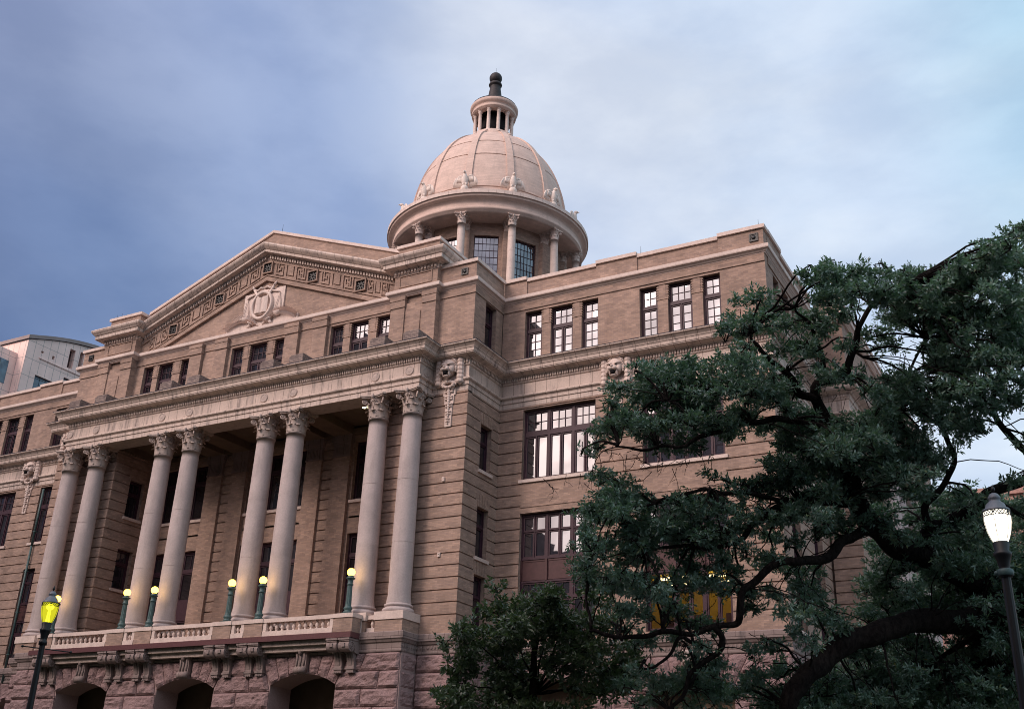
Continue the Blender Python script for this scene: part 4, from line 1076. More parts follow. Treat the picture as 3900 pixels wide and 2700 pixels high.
# ---------------------------------------------------------------- side front, roofs and the closed body
T = TXp(-11.4); sm_ = MB()
swin = [(45.3, 46.75, 9.42, 15.2), (45.3, 46.75, 16.9, 20.4), (49.1, 50.7, 9.42, 15.2), (49.1, 50.7, 16.9, 20.4)]
rust(sm_, T, RWY+.066, 52.3, 9.25, 20.66, swin)
wall(sm_, T, RWY+.4, 52.3, 20.5, 22.95, d0=.05)
sa = [(45.0, 46.0, 23.2, 25.86), (46.5, 47.7, 23.2, 25.86), (48.2, 49.1, 23.2, 25.86)]
wall(sm_, T, RWY+.4, 52.3, 22.9, 26.0, sa); wall(sm_, T, RWY+.4, 52.3, 26.0, 26.5, d0=-.05)
sm_.box(-11.9, -11.38, RWY+.5, 46.5, 26.7, 27.72); sm_.box(-11.9, -11.45, 46.5, 49.0, 26.7, 27.62); sm_.box(-11.9, -11.38, 49.0, 52.3, 26.7, 27.72)
rust(sm_, TY(52.3), -11.3, -9.85, 9.25, 20.66, e1=.06); rust(sm_, TXp(-9.85), 52.366, 56.2, 9.25, 20.66); sm_.box(-11.3, -9.9, 52.35, 80, 20.5, 22.95); sm_.box(-11.3, -9.9, 52.6, 80, 22.9, 26.5); sm_.box(-11.3, -9.95, 52.6, 80, 26.7, 27.7)
sm_.box(-14, -12, 56.2, 80, 9, 20.6)
sm_.build('side_wall', BRICK, CH)
for i, h in enumerate(swin+sa): slim(T, *h, sill=i < 4, glass=GLASSD)
c = MB(); c.box(-11.95, -11.28, RWY+.552, 46.5, 27.72, 27.91); c.box(-11.95, -11.35, 46.503, 48.997, 27.62, 27.81); c.box(-11.95, -11.28, 49.0, 52.3, 27.72, 27.91); c.box(-11.3, -9.85, 52.5, 80, 27.7, 27.89); c.each('coping', STONEL, CH)
for y in (57.3, 59.4, 64.6, 66.6):
    c = inst('column', sh_me, (-9.2, y, 10.5), CH); inst('base', cb_me, (-9.2, y, 10.1), c); inst('capital', cc_me, (-9.2, y, 19.462), c)
pdm = MB(); pdm.box(-10, -8.4, 56.4, 68, 0, 10.1); pdm.build('side_podium', GRANS, CH)
sb = MB(); sb.box(-11, -8.62, 56.3, 68, 20.656, 22.9); sb.sweep([(-10.2, 56.2), (-8.6, 56.2), (-8.6, 68)], ENT); sb.build('side_entablature', CORNM, CH)
ro = MB(); ro.box(L_+.3, R_-.3, 44.2, 88, 26.3, 26.6); ro.box(MX(-27.4), -27.4, 41.3, 45, 26.3, 26.65); ro.box(MX(-25.6), -25.6, 40.9, 43.9, 22.7, 22.92); ro.prism([(E0, 41.55, 28.2), (E1, 41.55, 28.2), (XC, 41.55, 31.5)], (0, 14, 0)); ro.each('flat_roof', ROOF, CH)
bo = MB(); bo.box(L_+.1, R_-4.5, 48, 87.9, 0, 26.4); bo.box(L_+.05, L_+.4, 44.2, 88, 0, 26.5); bo.box(-13, R_-.06, 56.3, 88, 0, 26.5); bo.box(L_+.1, R_-.1, 87, 88.2, 0, 27); bo.box(-15.9, -12.0, 47.7, 56, 0, 26.3); bo.box(IX0, IX1, 44.6, 48, 0, 26.3); bo.each('rear_wall', BRICK, CH)
# ---------------------------------------------------------------- drum, dome, lantern and finial
DC = Vector((XC, 65.4, 0)); NB = 12
def pol(r, phi, z): return (DC.x+r*math.sin(phi), DC.y-r*math.cos(phi), z)        # phi = 0 faces the street
dr = MB()
dr.lathe([(8.4, 26.3), (8.4, 28.0), (8.1, 28.1)], DC, 48, sm=False)
RD = 5.95
holes = []
gl_ = []
for k in range(NB):                                                      # twelve flat wall bays, one tall window in each
    ph = k*PI/6; c, s = math.cos(ph), math.sin(ph)
    T = lambda u, d, z, c=c, s=s: (DC.x+(RD-d)*s+u*c, DC.y-(RD-d)*c+u*s, z)
    hw = RD*math.tan(PI/12)
    wall(dr, T, -hw, hw, 28.0, 43.2, [(-.92, .92, 33.5, 42.1)], thick=.5)
    gl_.append(T)
    p2 = ph+PI/12; c, s = math.cos(p2), math.sin(p2)
    T2 = lambda u, d, z, c=c, s=s: (DC.x+(6.15-d)*s+u*c, DC.y-(6.15-d)*c+u*s, z)
    dr.box(-.42, .42, -.32, .3, 28, 42.3, T2)
drum = dr.build('drum', BRICK, CH)
for k in (-2, -1, 0, 1, 2, 3, 4, 5):
    T = gl_[k % NB]
    fm = MB(); gm = MB(); sash(fm, gm, T, -.92, .92, 33.5, 42.1, 6, 15, .22, bd=.06, mu=.034)
    w_ = fm.build('window', FRAME, drum); gm.build('glass', GLASS, w_, fix=False)
pcap = capital(.30, .85)
pc_me = MB().join(pcap).mesh('pilaster_capital', STONEL)
dsh = shaft(.315, .285, 42.37-28.2, (1.5, 3.0, 4.5, 6.0, 7.5, 9.0, 10.5, 12.0, 13.2)).mesh('column', STONEL); dcap = capital(.285, .82).mesh('capital', STONEL)
for k in range(NB):
    ph = (k+.5)*PI/6; x, y, _ = pol(7.25, ph, 0)
    c = inst('column', dsh, (x, y, 28.2), drum, ph); inst('capital', dcap, (x, y, 42.36), c) if False else inst('capital', dcap, (x, y, 42.36), drum, ph)
    x, y, _ = pol(6.2, ph, 0); inst('pilaster_capital', pc_me, (x, y, 42.3), drum, ph)
dm = MB()
dm.lathe([(5.6, 43.16), (6.9, 43.16), (7.62, 43.16), (7.62, 43.42), (7.66, 43.43), (7.66, 43.68), (7.60, 43.70), (7.60, 44.12), (7.68, 44.16), (7.72, 44.26), (7.98, 44.32), (8.02, 44.36), (8.02, 44.52), (8.08, 44.56), (8.10, 44.80), (8.06, 44.84), (7.2, 45.0), (6.45, 45.05), (6.45, 45.6), (6.38, 45.65)], DC, 96)
# ring of joints is in the stone pattern; dome shell with three sunk courses
def rdome(z):
    t = (z-45.3)/9.05; return 6.36*max(0, 1-t*t)**(1/2.3)
prof = []; zz = 45.6
cuts = [46.2, 49.6, 51.35]
zs = sorted([45.45+8.88*math.sin(PI/2*i/44) for i in range(45)]+[c+e for c in cuts for e in (-.12, -.056, -.054, -.05, .05, .054, .056, .12)])
for z in zs:
    r = rdome(z)
    if any(abs(z-c) < .0511 and abs(z-c) < .051 for c in cuts): r -= .13
    prof.append((r, z))
dm.lathe(prof, DC, 96)
dome = dm.build('dome', DOMEM, CH)
cbk = MB()
for i in range(84):                                                      # coping blocks round the drum cornice
    a0, a1 = 2*PI*(i+.012)/84, 2*PI*(i+.988)/84
    p_ = [pol(r, a, z) for z in (44.53, 44.83) for r, a in ((7.9, a0), (8.13, a0), (8.13, a1), (7.9, a1))]
    cbk.hexa(p_)
cbk.build('coping_blocks', STONEL, dome)
rb = MB()
for k in range(NB):
    ph = (k+.5)*PI/6; hw = .30; n = 26; vs = []
    for i in range(n+1):
        z = 45.45+8.85*math.sin(PI/2*i/n); r = rdome(z); w_ = hw*(.55+.45*(1-i/n))
        t = Vector((rdome(z+.02)-rdome(z-.02), .04)).normalized() if i < n else Vector((-1, .2)).normalized(); nr = Vector((t.y, -t.x))
        for u, o in ((-w_, -.05), (-w_, .11), (w_, .11), (w_, -.05)):
            rr = r+nr.x*o; zz_ = z+nr.y*o; p = pol(rr, ph, zz_); vs.append((p[0]+math.cos(ph)*u, p[1]+math.sin(ph)*u, p[2]))
    rb.add(vs, [(i*4+j, i*4+j+1, (i+1)*4+j+1, (i+1)*4+j) for i in range(n) for j in range(3)]+[(0, 1, 2, 3)])
rb.build('rib', DOMEM, dome)
# eagles round the cornice
def eagle():
    m = MB()
    m.lathe([(0, 0), (.34, 0), (.34, .28), (.30, .32), (0, .32)], n=14); m.ball((0, 0, .52), .27, 14, 10)
    m.tube([(0, .02, .70), (0, .02, .95), (0, -.02, 1.22), (0, -.06, 1.48), (0, -.12, 1.62)], [.15, .22, .235, .16, .11], 10)
    m.ball((0, -.17, 1.70), (.115, .15, .12), 10, 7); m.tube([(0, -.28, 1.70), (0, -.37, 1.68), (0, -.40, 1.62)], [.05, .035, .01], 6)
    m.tube([(0, .05, .95), (0, .16, .70), (0, .20, .45)], [.14, .16, .10], 8)
    for s_ in (-1, 1):
        m.tube([(s_*.1, -.08, .88), (s_*.12, -.1, .70)], [.1, .05], 7)
        m.tube([(s_*.16, .05, 1.38), (s_*.32, .05, 1.52), (s_*.46, .06, 1.50), (s_*.55, .08, 1.36)], [.09, .10, .09, .05], 8)     # shoulder of the wing
        for k in range(8):                                              # primaries fanning downward
            t = k/7; a = Vector((s_*(.22+.40*t), .07, 1.50-.06*t)); b = Vector((s_*(.30+.52*t), .12, .66+.10*t))
            m.tube([a, (a+b)/2+Vector((s_*.05, 0, 0)), b], [.05, .062, .02], 5)
        for k in range(5):
            t = k/4; a = Vector((s_*(.18+.30*t), .01, 1.42)); b = Vector((s_*(.24+.32*t), .03, 1.06)); m.tube([a, b], [.055, .03], 5)
    return m
EAGM = m_stone('white_terracotta', (.76, .66, .60), (.40, .34, .31), 0, amt=.45)
em = eagle().mesh('eagle', EAGM)
for k in range(-3, 5):
    ph = (k+.5)*PI/6; x, y, _ = pol(7.05, ph, 0); inst('eagle', em, (x, y, 44.95), dome, ph, 1.15)
# lantern
ln = MB(); ln.lathe([(2.1, 54.1), (2.06, 54.32), (1.9, 54.4), (1.86, 54.68), (1.80, 54.74), (0, 54.74)], DC, 48)
ln.lathe([(1.35, 56.86), (1.84, 56.86), (1.86, 57.04), (1.90, 57.05), (1.90, 57.22), (1.86, 57.24), (1.86, 57.40), (1.93, 57.46), (2.04, 57.54), (2.06, 57.78), (2.0, 57.86)], DC, 48)
lan = ln.build('lantern', DOMEM, dome)
lc = MB().lathe([(.21, 0), (.21, .08), (.17, .1), (.155, .16), (.15, 1.2), (.135, 1.86), (.17, 1.9), (.18, 1.96), (.14, 1.98), (.2, 2.04), (.23, 2.08), (.23, 2.14), (0, 2.14)], n=12)
for k in range(NB):
    x, y, _ = pol(1.6, (k+.5)*PI/6, 0); lc2 = MB().join(lc, Matrix.Translation((x, y, 54.73))); lc2.build('lantern_column', STONEL, dome)
ic = MB(); ic.lathe([(1.0, 54.74), (1.0, 56.9), (0, 56.9)], DC, 24); ic.lathe([(1.25, 55.3), (1.28, 55.3), (1.28, 55.36), (1.25, 55.36)], DC, 24); ic.build('lantern_core', DARK, dome)
rf = MB(); rf.lathe([(2.02, 57.87), (1.95, 58.0), (1.3, 58.35), (.8, 58.62), (.62, 58.9), (.585, 59.3), (.50, 59.9), (.44, 60.28), (.46, 60.34), (.55, 60.38), (.58, 60.48), (.55, 60.58), (.45, 60.62), (.44, 60.72)], DC, 28); rf.ball((DC.x, DC.y, 61.2), .555, 20, 14); rf.tube([(DC.x, DC.y, 61.7), (DC.x, DC.y, 62.35)], [.02, .008], 6)
rf.build('finial', FINI, dome)
# carved bosses where the ribs meet the lantern
kb = MB()
for k in range(NB):
    p = pol(1.98, (k+.5)*PI/6, 54.42); kb.ball(p, (.16, .16, .13), 8, 6)
kb.each('rib_boss', STONEL, dome, .01)
# ================================================================ ground
def sheet(name, x0, x1, y0, y1, z, mat):
    m = MB(); m.add([(x0, y0, z), (x1, y0, z), (x1, y1, z), (x0, y1, z)], [(0, 1, 2, 3)]); o = m.build(name, mat, fix=False); o['kind'] = 'structure'; return o
ASPH = m_plain('asphalt', (.055, .053, .055), .9, .2, 0, .35, 3); PAVE = m_plain('pavement_concrete', (.22, .20, .19), .9, .2, 0, .3, 2); LAWN = m_plain('lawn_grass', (.035, .055, .02), .95, .1, 0, .4, 4)
sheet('ground', -900, 900, -900, 900, -.13, ASPH)
for nm, r, z0, z1, mt in (('pavement', (-90, 30, 15.6, 22), -.129, 0, PAVE), ('lawn', (-90, 30, 22.004, 37), -.129, .03, LAWN)):
    m = MB(); m.box(r[0], r[1], r[2], r[3], z0, z1); o = m.build(nm, mt); o['kind'] = 'structure'
m = MB(); m.box(-120, 40, 37.004, 110, -.129, .05); o = m.build('path', PAVE); o['kind'] = 'structure'

# ================================================================ lamps on the balustrade
def lamp_model():
    p = MB(); p.box(-.21, .21, -.21, .21, 0, .05); p.lathe([(0, .05), (.20, .05), (.20, .12), (.15, .15), (.17, .19), (.205, .25), (.17, .32), (.14, .35), (.15, .38), (.13, .42)], n=18)
    n = 24; vs = []                                                      # fluted shaft
    for z, r in ((.42, .135), (1.30, .112)):
        for i in range(n): a = 2*PI*i/n; rr = r*(1 if i % 2 else .90); vs.append((rr*math.cos(a), rr*math.sin(a), z))
    p.add(vs, [(i, (i+1) % n, n+(i+1) % n, n+i) for i in range(n)])
    p.lathe([(.12, 1.28), (.145, 1.30), (.145, 1.34), (.115, 1.37), (.12, 1.50), (.14, 1.54), (.205, 1.58), (.215, 1.61), (.15, 1.64), (.13, 1.66), (.15, 1.70), (.10, 1.72), (0, 1.72)], n=18)
    g = MB().ball((0, 0, 1.875), .18, 20, 14)
    return p.mesh('post', VERDI), g.mesh('globe', GLOBE)
pm_, gm_ = lamp_model()
LL = ['lit globe lamp on green post half hidden behind the yellow street lantern', 'lit globe lamp on green post just left of the third portico column',
      'lit globe lamp on green post between the third and fourth portico columns', 'lit globe lamp on green post just left of the fifth portico column',
      'lit globe lamp on green post between the fifth and sixth portico columns', 'lit globe lamp on green post, farthest right on the balustrade, on the end block']
for x, lb in zip((-49.06, -43.89, -41.97, -36.86, -34.93, -29.80), LL):
    r = empty('globe_lamp', (x, 38.9, 9.986)); tag(r, lb, 'lamp', 'globe lamps along the portico balustrade')
    inst('post', pm_, (x, 38.9, 9.986), r); inst('globe', gm_, (x, 38.9, 9.986), r)

# ================================================================ street lanterns
def street_lamp(x, y, label, glow, core, arm):
    r = empty('street_lamp', (x, y, 0)); tag(r, label, 'street lamp', 'cast iron street lanterns')
    p = MB(); p.lathe([(0, 0), (.26, 0), (.26, .12), (.2, .2), (.22, .4), (.18, .75), (.12, .9), (.105, 1.0), (.072, 4.9), (.072, 5.0)], n=12, sm=False)
    p.lathe([(.075, 5.0), (.105, 5.0), (.105, 5.08), (.08, 5.10), (.085, 5.14), (.10, 5.22), (.13, 5.29), (.142, 5.31), (.142, 5.34), (.11, 5.37), (.13, 5.48), (.115, 5.50)], n=18)
    q = [(v[0]+x, v[1]+y, v[2]) for v in p.v]; p.v = q; p.build('post', IRON, r)
    g = MB(); g.lathe([(0, 5.49), (.115, 5.49), (.15, 5.56), (.185, 5.66), (.208, 5.78), (.213, 5.86), (.20, 5.93)], (x, y, 0), 20); g.build('globe', glow, r)
    bu_ = MB(); bu_.ball((x, y, 5.85), (.10, .10, .07), 14, 10); bu_.tube([(x, y, 5.5), (x, y, 5.8)], [.05, .03], 8); bu_.build('bulb', core, r)
    c = MB(); c.lathe([(.214, 5.93), (.21, 5.965), (.165, 5.99), (.15, 6.04), (.10, 6.075), (.085, 6.10), (.10, 6.12), (.10, 6.14), (.07, 6.19), (.03, 6.21), (0, 6.215)], (x, y, 0), 20); c.build('cap', CAPM, r)
    k = MB(); k.lathe([(.214, 5.925), (.222, 5.925), (.222, 5.94), (.214, 5.94)], (x, y, 0), 24); k.lathe([(.214, 5.855), (.221, 5.855), (.221, 5.866), (.214, 5.866)], (x, y, 0), 24)
    for i in range(24):
        a, b = 2*PI*i/24, 2*PI*(i+1)/24
        for z0, z1 in ((5.866, 5.925), (5.925, 5.866)): k.tube([(x+.219*math.cos(a), y+.219*math.sin(a), z0), (x+.219*math.cos(b), y+.219*math.sin(b), z1)], .005, 4)
    for i in range(6):
        a = 2*PI*i/6+.4; k.tube([(x+rr*math.cos(a), y+rr*math.sin(a), z) for rr, z in ((.120, 5.49), (.155, 5.56), (.19, 5.66), (.213, 5.78), (.218, 5.86))], .005, 4)
        s_ = [(math.cos(PI/2+j*PI/5)*(.034 if j % 2 == 0 else .014), math.sin(PI/2+j*PI/5)*(.034 if j % 2 == 0 else .014)) for j in range(10)]
        cx, cy = x+.226*math.cos(a), y+.226*math.sin(a); tx, ty = -math.sin(a), math.cos(a)
        k.prism([(cx+tx*u, cy+ty*u, 5.897+v) for u, v in s_], (math.cos(a)*.008, math.sin(a)*.008, 0))
    k.build('lantern_cage', IRON, r)
    f = MB(); f.tube([(x, y, 6.21), (x, y, 6.235), (x, y, 6.25), (x, y, 6.28), (x, y, 6.31), (x, y, 6.34)], [.02, .014, .034, .03, .012, .003], 8); f.build('finial', IRON, r)
    for ch in r.children:                                                # the lantern is a slim one
        for q in ch.data.vertices: q.co.x *= .86; q.co.y *= .86
    if arm:
        a = MB(); a.tube([(x-.12, y-.42, 4.92), (x+.22, y+.62, 4.92)], .014, 6); a.ball((x-.12, y-.42, 4.92), .03, 8, 6); a.ball((x+.22, y+.62, 4.92), .03, 8, 6); a.build('banner_arm', IRON, r)
    else:
        b = MB(); b.lathe([(.10, 5.02), (.11, 5.03), (.11, 5.1), (.1, 5.11)], (x, y, 0), 12); b.ball((x-.11, y-.03, 5.06), .035, 8, 6); b.build('photocell', VERDI, r)
street_lamp(-21.32, 16.75, 'dark street lantern with yellow glowing glass in front of the portico columns', STREETY, STREETC, True)
street_lamp(-1.20, 16.35, 'dark street lantern with white glowing glass in front of the oak foliage', STREETW, STREETD, False)

# ================================================================ buildings beyond
PANEL = MT('pale_stone_panels'); _v = PANEL.wallvec(); _c, _f2 = PANEL.brick(_v, (.90, .67, .61), (.85, .63, .57), (.46, .38, .36), 2.0, 4.2, .07, 0)
PANEL.col(PANEL.mix(1, _c, PANEL.ramp(PANEL.noise(.25, 4, .6), [(.3, .88), (.7, 1.05)]), 'MULTIPLY')); PANEL = PANEL.set(.7, .3)
OX, OY, OZ, OK = -209.2, 144.0, 101.9, 1.8
OB = empty('office_tower', (OX, OY, 0)); tag(OB, 'pale stone office tower with curved roof and blue windows', 'office tower')
def o3(x, y, z): return (OX+(x+116.2)*OK, OY+(y-80)*OK, OZ+(z-57.3)*OK)
def zroof(y): return 57.3+3.0*(1-((y-95)/15.0)**2)
m = MB(); ys = [80+34*i/24 for i in range(25)]
prof = [(y, min(zroof(y)-.55, 60)) for y in ys]
gap = [(86.3, 87.15, 55.3, 58.0), (87.95, 88.6, 55.3, 58.2), (82.1, 82.45, 55.7, 56.2), (83.85, 84.2, 55.5, 56.0), (81.2, 85.9, 49.0, 52.6), (86.2, 88.0, 49.0, 53.85)]
Ts = lambda u, d, z: o3(-116.2-d, u, z)
cut = sorted(set(ys)|{g[k] for g in gap[:2] for k in (0, 1)})
for a, b in zip(cut, cut[1:]):
    z0 = 56.0
    for g in gap[:2]:
        if g[0]-1e-6 <= a and b <= g[1]+1e-6: z0 = g[3]
    m.hexa([o3(-116.2, a, z0), o3(-116.2, b, z0), o3(-118.0, b, z0), o3(-118.0, a, z0), o3(-116.2, a, zroof(a)-.55), o3(-116.2, b, zroof(b)-.55), o3(-118.0, b, zroof(b)-.55), o3(-118.0, a, zroof(a)-.55)])
wall(m, Ts, 80.0, 114, -1, 56.0, [(g[0], g[1], g[2], min(g[3], 56.0)) for g in gap], thick=1.8)
Tf = lambda u, d, z: o3(u, 79.98+d, z)
wall(m, Tf, -135, -116.21, -1, 56.75, [(-117.0, -116.62, 50.1, 52.45)], thick=2.0)
m.box(-150, -117.81, 66, 79.975, -1, 54.2, o3); m.box(-150, -117.9, 66, 79.975, 54.2, 55.08, o3)
m.box(-116.3, -116.05, 82.0, 88.6, 54.86, 54.98, o3)
m.build('wall', PANEL, OB)
w_ = MB()
w_.box(-116.9, -116.55, 81.2, 88.0, 49, 53.9, o3); w_.box(-117.4, -116.4, 80.35, 80.4, 50, 52.5, o3); w_.box(-117.79, -117.77, 74.5, 79.0, 50.5, 53.6, o3)
w_.build('window', GLASSB, OB)
fr_ = MB()
for y in (82.1, 83.0, 83.9, 84.8, 86.6, 87.3): fr_.box(-116.56, -116.48, y, y+.05, 49, 53.8 if y > 86 else 52.6, o3)
fr_.box(-116.56, -116.48, 81.2, 85.9, 52.3, 52.36, o3)
for y in (75.6, 76.7, 77.8): fr_.box(-117.78, -117.7, y, y+.05, 50.5, 53.6, o3)
fr_.build('mullion', CAPM, OB)
s_ = MB(); s_.box(-117.6, -117.0, 86.2, 88.7, 55.2, 58.3, o3); s_.build('slot_recess', SPAN, OB)
r_ = MB(); k = len(ys)
vs = [o3(x, y-.25 if i == 0 else y, zroof(y)+dz) for x, dz in ((-115.95, -.5), (-115.95, 0), (-140, 0), (-140, -.5)) for i, y in enumerate(ys)]
r_.add(vs, [(j*k+i, j*k+i+1, (j+1)*k+i+1, (j+1)*k+i) for j in range(3) for i in range(k-1)]+[tuple(j*k for j in range(4)), tuple(j*k+k-1 for j in range(4))]); r_.build('roof', m_plain('office_roof', (.30, .24, .23), .6, .3, 0, .2, .4), OB)
a_ = MB(); a_.tube([o3(-121.3, 81, 57.2), o3(-121.3, 81, 58.4)], .06, 5); a_.build('antenna', CAPM, OB)
ACR = [(-185, -90, 66, 'long high rise block across the street mirrored in the left windows'), (-88, -63, 36, 'mid rise block across the street mirrored behind the portico'), (-61, -44, 30, 'low block across the street mirrored in the big right wing windows'),
       (-42.5, -26, 54, 'tall dark tower across the street mirrored low in the rightmost attic windows'), (-24, 30, 38, 'broad block across the street mirrored behind the oak')]
ACRM = m_plain('street_stone', (.16, .14, .14), .9, .2, 0, .3, .6)
for x0, x1, h, lb in ACR:  # unseen blocks added; heights chosen for window reflections and facade shade
    b_ = empty('street_block', ((x0+x1)/2, -27, 0)); tag(b_, lb, 'building', 'buildings across the street, seen only in the window glass')
    m = MB(); hs_ = []; T_ = lambda u, d, z: (u, -22-d, z)
    n = int((x1-x0)/4.2); pw = (x1-x0)/n
    for i in range(n):
        for k in range(int(h/3.8)-1): hs_.append((x0+i*pw+1.1, x0+(i+1)*pw-1.1, 4.6+k*3.8, 6.9+k*3.8))
    wall(m, T_, x0, x1, 0, h, hs_, thick=.5); m.box(x0, x1, -36, -22.6, 0, h-.3); m.box(x0-.3, x1+.3, -22.4, -21.6, h, h+.8); m.build('wall', ACRM, b_)
    m = MB()
    for a, b, c, d in hs_: m.box(a+.01, b-.01, -22.42, -22.38, c+.01, d-.01)
    m.build('window', GLASSD, b_)
BB = empty('brick_block', (25, 111, 0)); tag(BB, 'rosy brick building with flat parapet glimpsed behind the white lit lantern', 'building')
m = MB(); wh = [(x, x+1.6, z, z+2.2) for x in range(-13, 62, 4) for z in (6, 11, 16, 21, 26)]
wall(m, TY(111), -16, 66, 0, 32.6, wh, thick=.5); m.box(-16, 66, 111.6, 130, 0, 32.4); m.box(-16.3, 66.3, 110.7, 131, 32.6, 33.4); m.build('wall', m_brick('rosy_brick', (.44, .25, .215), (.34, .19, .165), (.35, .25, .22)), BB)
m = MB()
for h in wh: m.box(h[0]+.01, h[1]-.01, 111.3, 111.35, h[2]+.01, h[3]-.01)
m.build('window', GLASSD, BB)

# ================================================================ trees
def m_leaf(name, dark, light):
    m = MT(name)
    oi = m.new('ShaderNodeAttribute', attribute_name='tint'); oi.attribute_type = 'GEOMETRY'
    m.col(m.ramp(oi.outputs['Fac'], [(0, dark), (.65, light), (.90, tuple(x*1.3 for x in light)), (.96, (.17, .21, .08)), (1.0, (.22, .17, .03))]))
    m.p.inputs['Roughness'].default_value = .34; m.p.inputs['Specular IOR Level'].default_value = .75
    m.p.inputs['Subsurface Weight'].default_value = 0
    t = m.new('ShaderNodeBsdfTranslucent'); m.put(t.inputs[0], (light[0]*.9, light[1]*1.1, light[2]*.5))
    mx = m.new('ShaderNodeMixShader'); mx.inputs[0].default_value = .25; m.link(m.p.outputs[0], mx.inputs[1]); m.link(t.outputs[0], mx.inputs[2]); m.link(mx.outputs[0], m.o.inputs[0]); return m.m
OAKL = m_leaf('oak_leaf', (.032, .080, .066), (.185, .295, .25)); MAGL = m_leaf('magnolia_leaf', (.03, .055, .028), (.10, .15, .085))
BARK = MT('oak_bark'); _b = BARK.noise(11, 6, .7, BARK.scaled((1, 1, .45)), .6)
BARK.col(BARK.mix(BARK.ramp(_b, [(.35, 0), (.62, 1)]), (.010, .008, .009), (.034, .028, .026))); BARK.bump(_b, 1.0, .10); BARK = BARK.set(.95, .08)
rng = np.random.default_rng(11)
def leaves_mesh(name, mat, C, D, ln, wd, tint, fold=.18):
    """C leaf bases, D unit directions, per leaf length/width: a folded six-cornered blade each"""
    n = len(C); rv = rng.normal(size=(n, 3)); rv[:, 2] += 1.0
    Sd = np.cross(D, rv); Sd /= np.linalg.norm(Sd, axis=1)[:, None]+1e-9; U = np.cross(Sd, D)
    ln = ln[:, None]; wd = wd[:, None]
    V = np.empty((n, 6, 3))
    V[:, 0] = C; V[:, 1] = C+D*ln*.38+Sd*wd*.5+U*wd*fold; V[:, 2] = C+D*ln*.75+Sd*wd*.38+U*wd*fold*.6
    V[:, 3] = C+D*ln-U*wd*.1; V[:, 4] = C+D*ln*.75-Sd*wd*.38+U*wd*fold*.6; V[:, 5] = C+D*ln*.38-Sd*wd*.5+U*wd*fold
    b = (np.arange(n)*6)[:, None]; F = np.concatenate([b+np.array([[0, 1, 2, 3]]), b+np.array([[0, 3, 4, 5]])], axis=0)
    me = bpy.data.meshes.new(name); me.vertices.add(n*6); me.vertices.foreach_set('co', V.reshape(-1).astype(np.float32))
    me.loops.add(len(F)*4); me.loops.foreach_set('vertex_index', F.reshape(-1).astype(np.int32)); me.polygons.add(len(F)); me.polygons.foreach_set('loop_start', np.arange(0, len(F)*4, 4, dtype=np.int32))
    at_ = me.attributes.new('tint', 'FLOAT', 'FACE'); at_.data.foreach_set('value', np.concatenate([tint, tint]).astype(np.float32))
    me.update(calc_edges=True); me.materials.append(mat); return me
def sprigs(blobs, per_m2, nl, ln, wd, spread=.16, shell=.55):
    """leafy sprigs scattered through ellipsoid clumps; blob = (centre, (rx, ry, rz), density)"""
    Cs, Ds, T = [], [], []; tips = []
    for c, r, dn in blobs:
        c = np.array(c); r = np.array(r); k = max(3, int(per_m2*dn*(r[0]*r[2]+r[0]*r[1]+r[1]*r[2])*PI/1.5))
        d = rng.normal(size=(k, 3)); d /= np.linalg.norm(d, axis=1)[:, None]
        rad = shell+(1-shell)*rng.random(k)**.7; rad *= 1+.18*rng.normal(size=k)
        lump = np.array([noise.noise(Vector(tuple(x*2.1+c*3.3)))for x in d])
        rad *= 1+.45*lump
        P = c+d*r*rad[:, None]
        out = d*.6+np.array([0, 0, .35])+rng.normal(size=(k, 3))*.45; out /= np.linalg.norm(out, axis=1)[:, None]
        tips.append((c, P))
        tt = np.clip(.38+.22*rng.normal(size=k), 0, .95)
        for i in range(nl):
            t = (i+.5)/nl; a = rng.normal(size=(k, 3)); a -= out*(a*out).sum(1)[:, None]; a /= np.linalg.norm(a, axis=1)[:, None]+1e-9
            dv = out*(.25+.75*t)+a*(.95-.35*t); dv[:, 2] -= .12; dv /= np.linalg.norm(dv, axis=1)[:, None]
            Cs.append(P+out*spread*(t-.5)); Ds.append(dv); T.append(np.clip(tt+.10*rng.normal(size=k), 0, .95))
    C = np.concatenate(Cs); D = np.concatenate(Ds); T = np.concatenate(T); n = len(C)
    T[rng.random(n) < .03] = .95; T[rng.random(n) < .002] = 1.0
    return C, D, ln*(.55+.8*rng.random(n)), wd*(.8+.4*rng.random(n)), T, tips
def limb(mb, pts, r0, r1, n=9, wob=.06, seg=6):
    """a bending tapering limb through the given points"""
    P = [Vector(p) for p in pts]; Q = []
    for i in range(len(P)-1):
        a, b, c, d = P[max(i-1, 0)], P[i], P[i+1], P[min(i+2, len(P)-1)]
        for k in range(seg):
            t = k/seg; Q.append(.5*((2*b)+(c-a)*t+(2*a-5*b+4*c-d)*t*t+(3*b-a-3*c+d)*t**3))
    Q.append(P[-1]); m = len(Q)
    Q = [q+noise.noise_vector(q*1.7)*wob*1.6*(0 if i in (0, m-1) else 1) for i, q in enumerate(Q)]
    rad = [(r0+(r1-r0)*(i/(m-1)))*(1+.14*noise.noise(q*2.1)) for i, q in enumerate(Q)]
    mb.tube(Q, rad, n); return Q
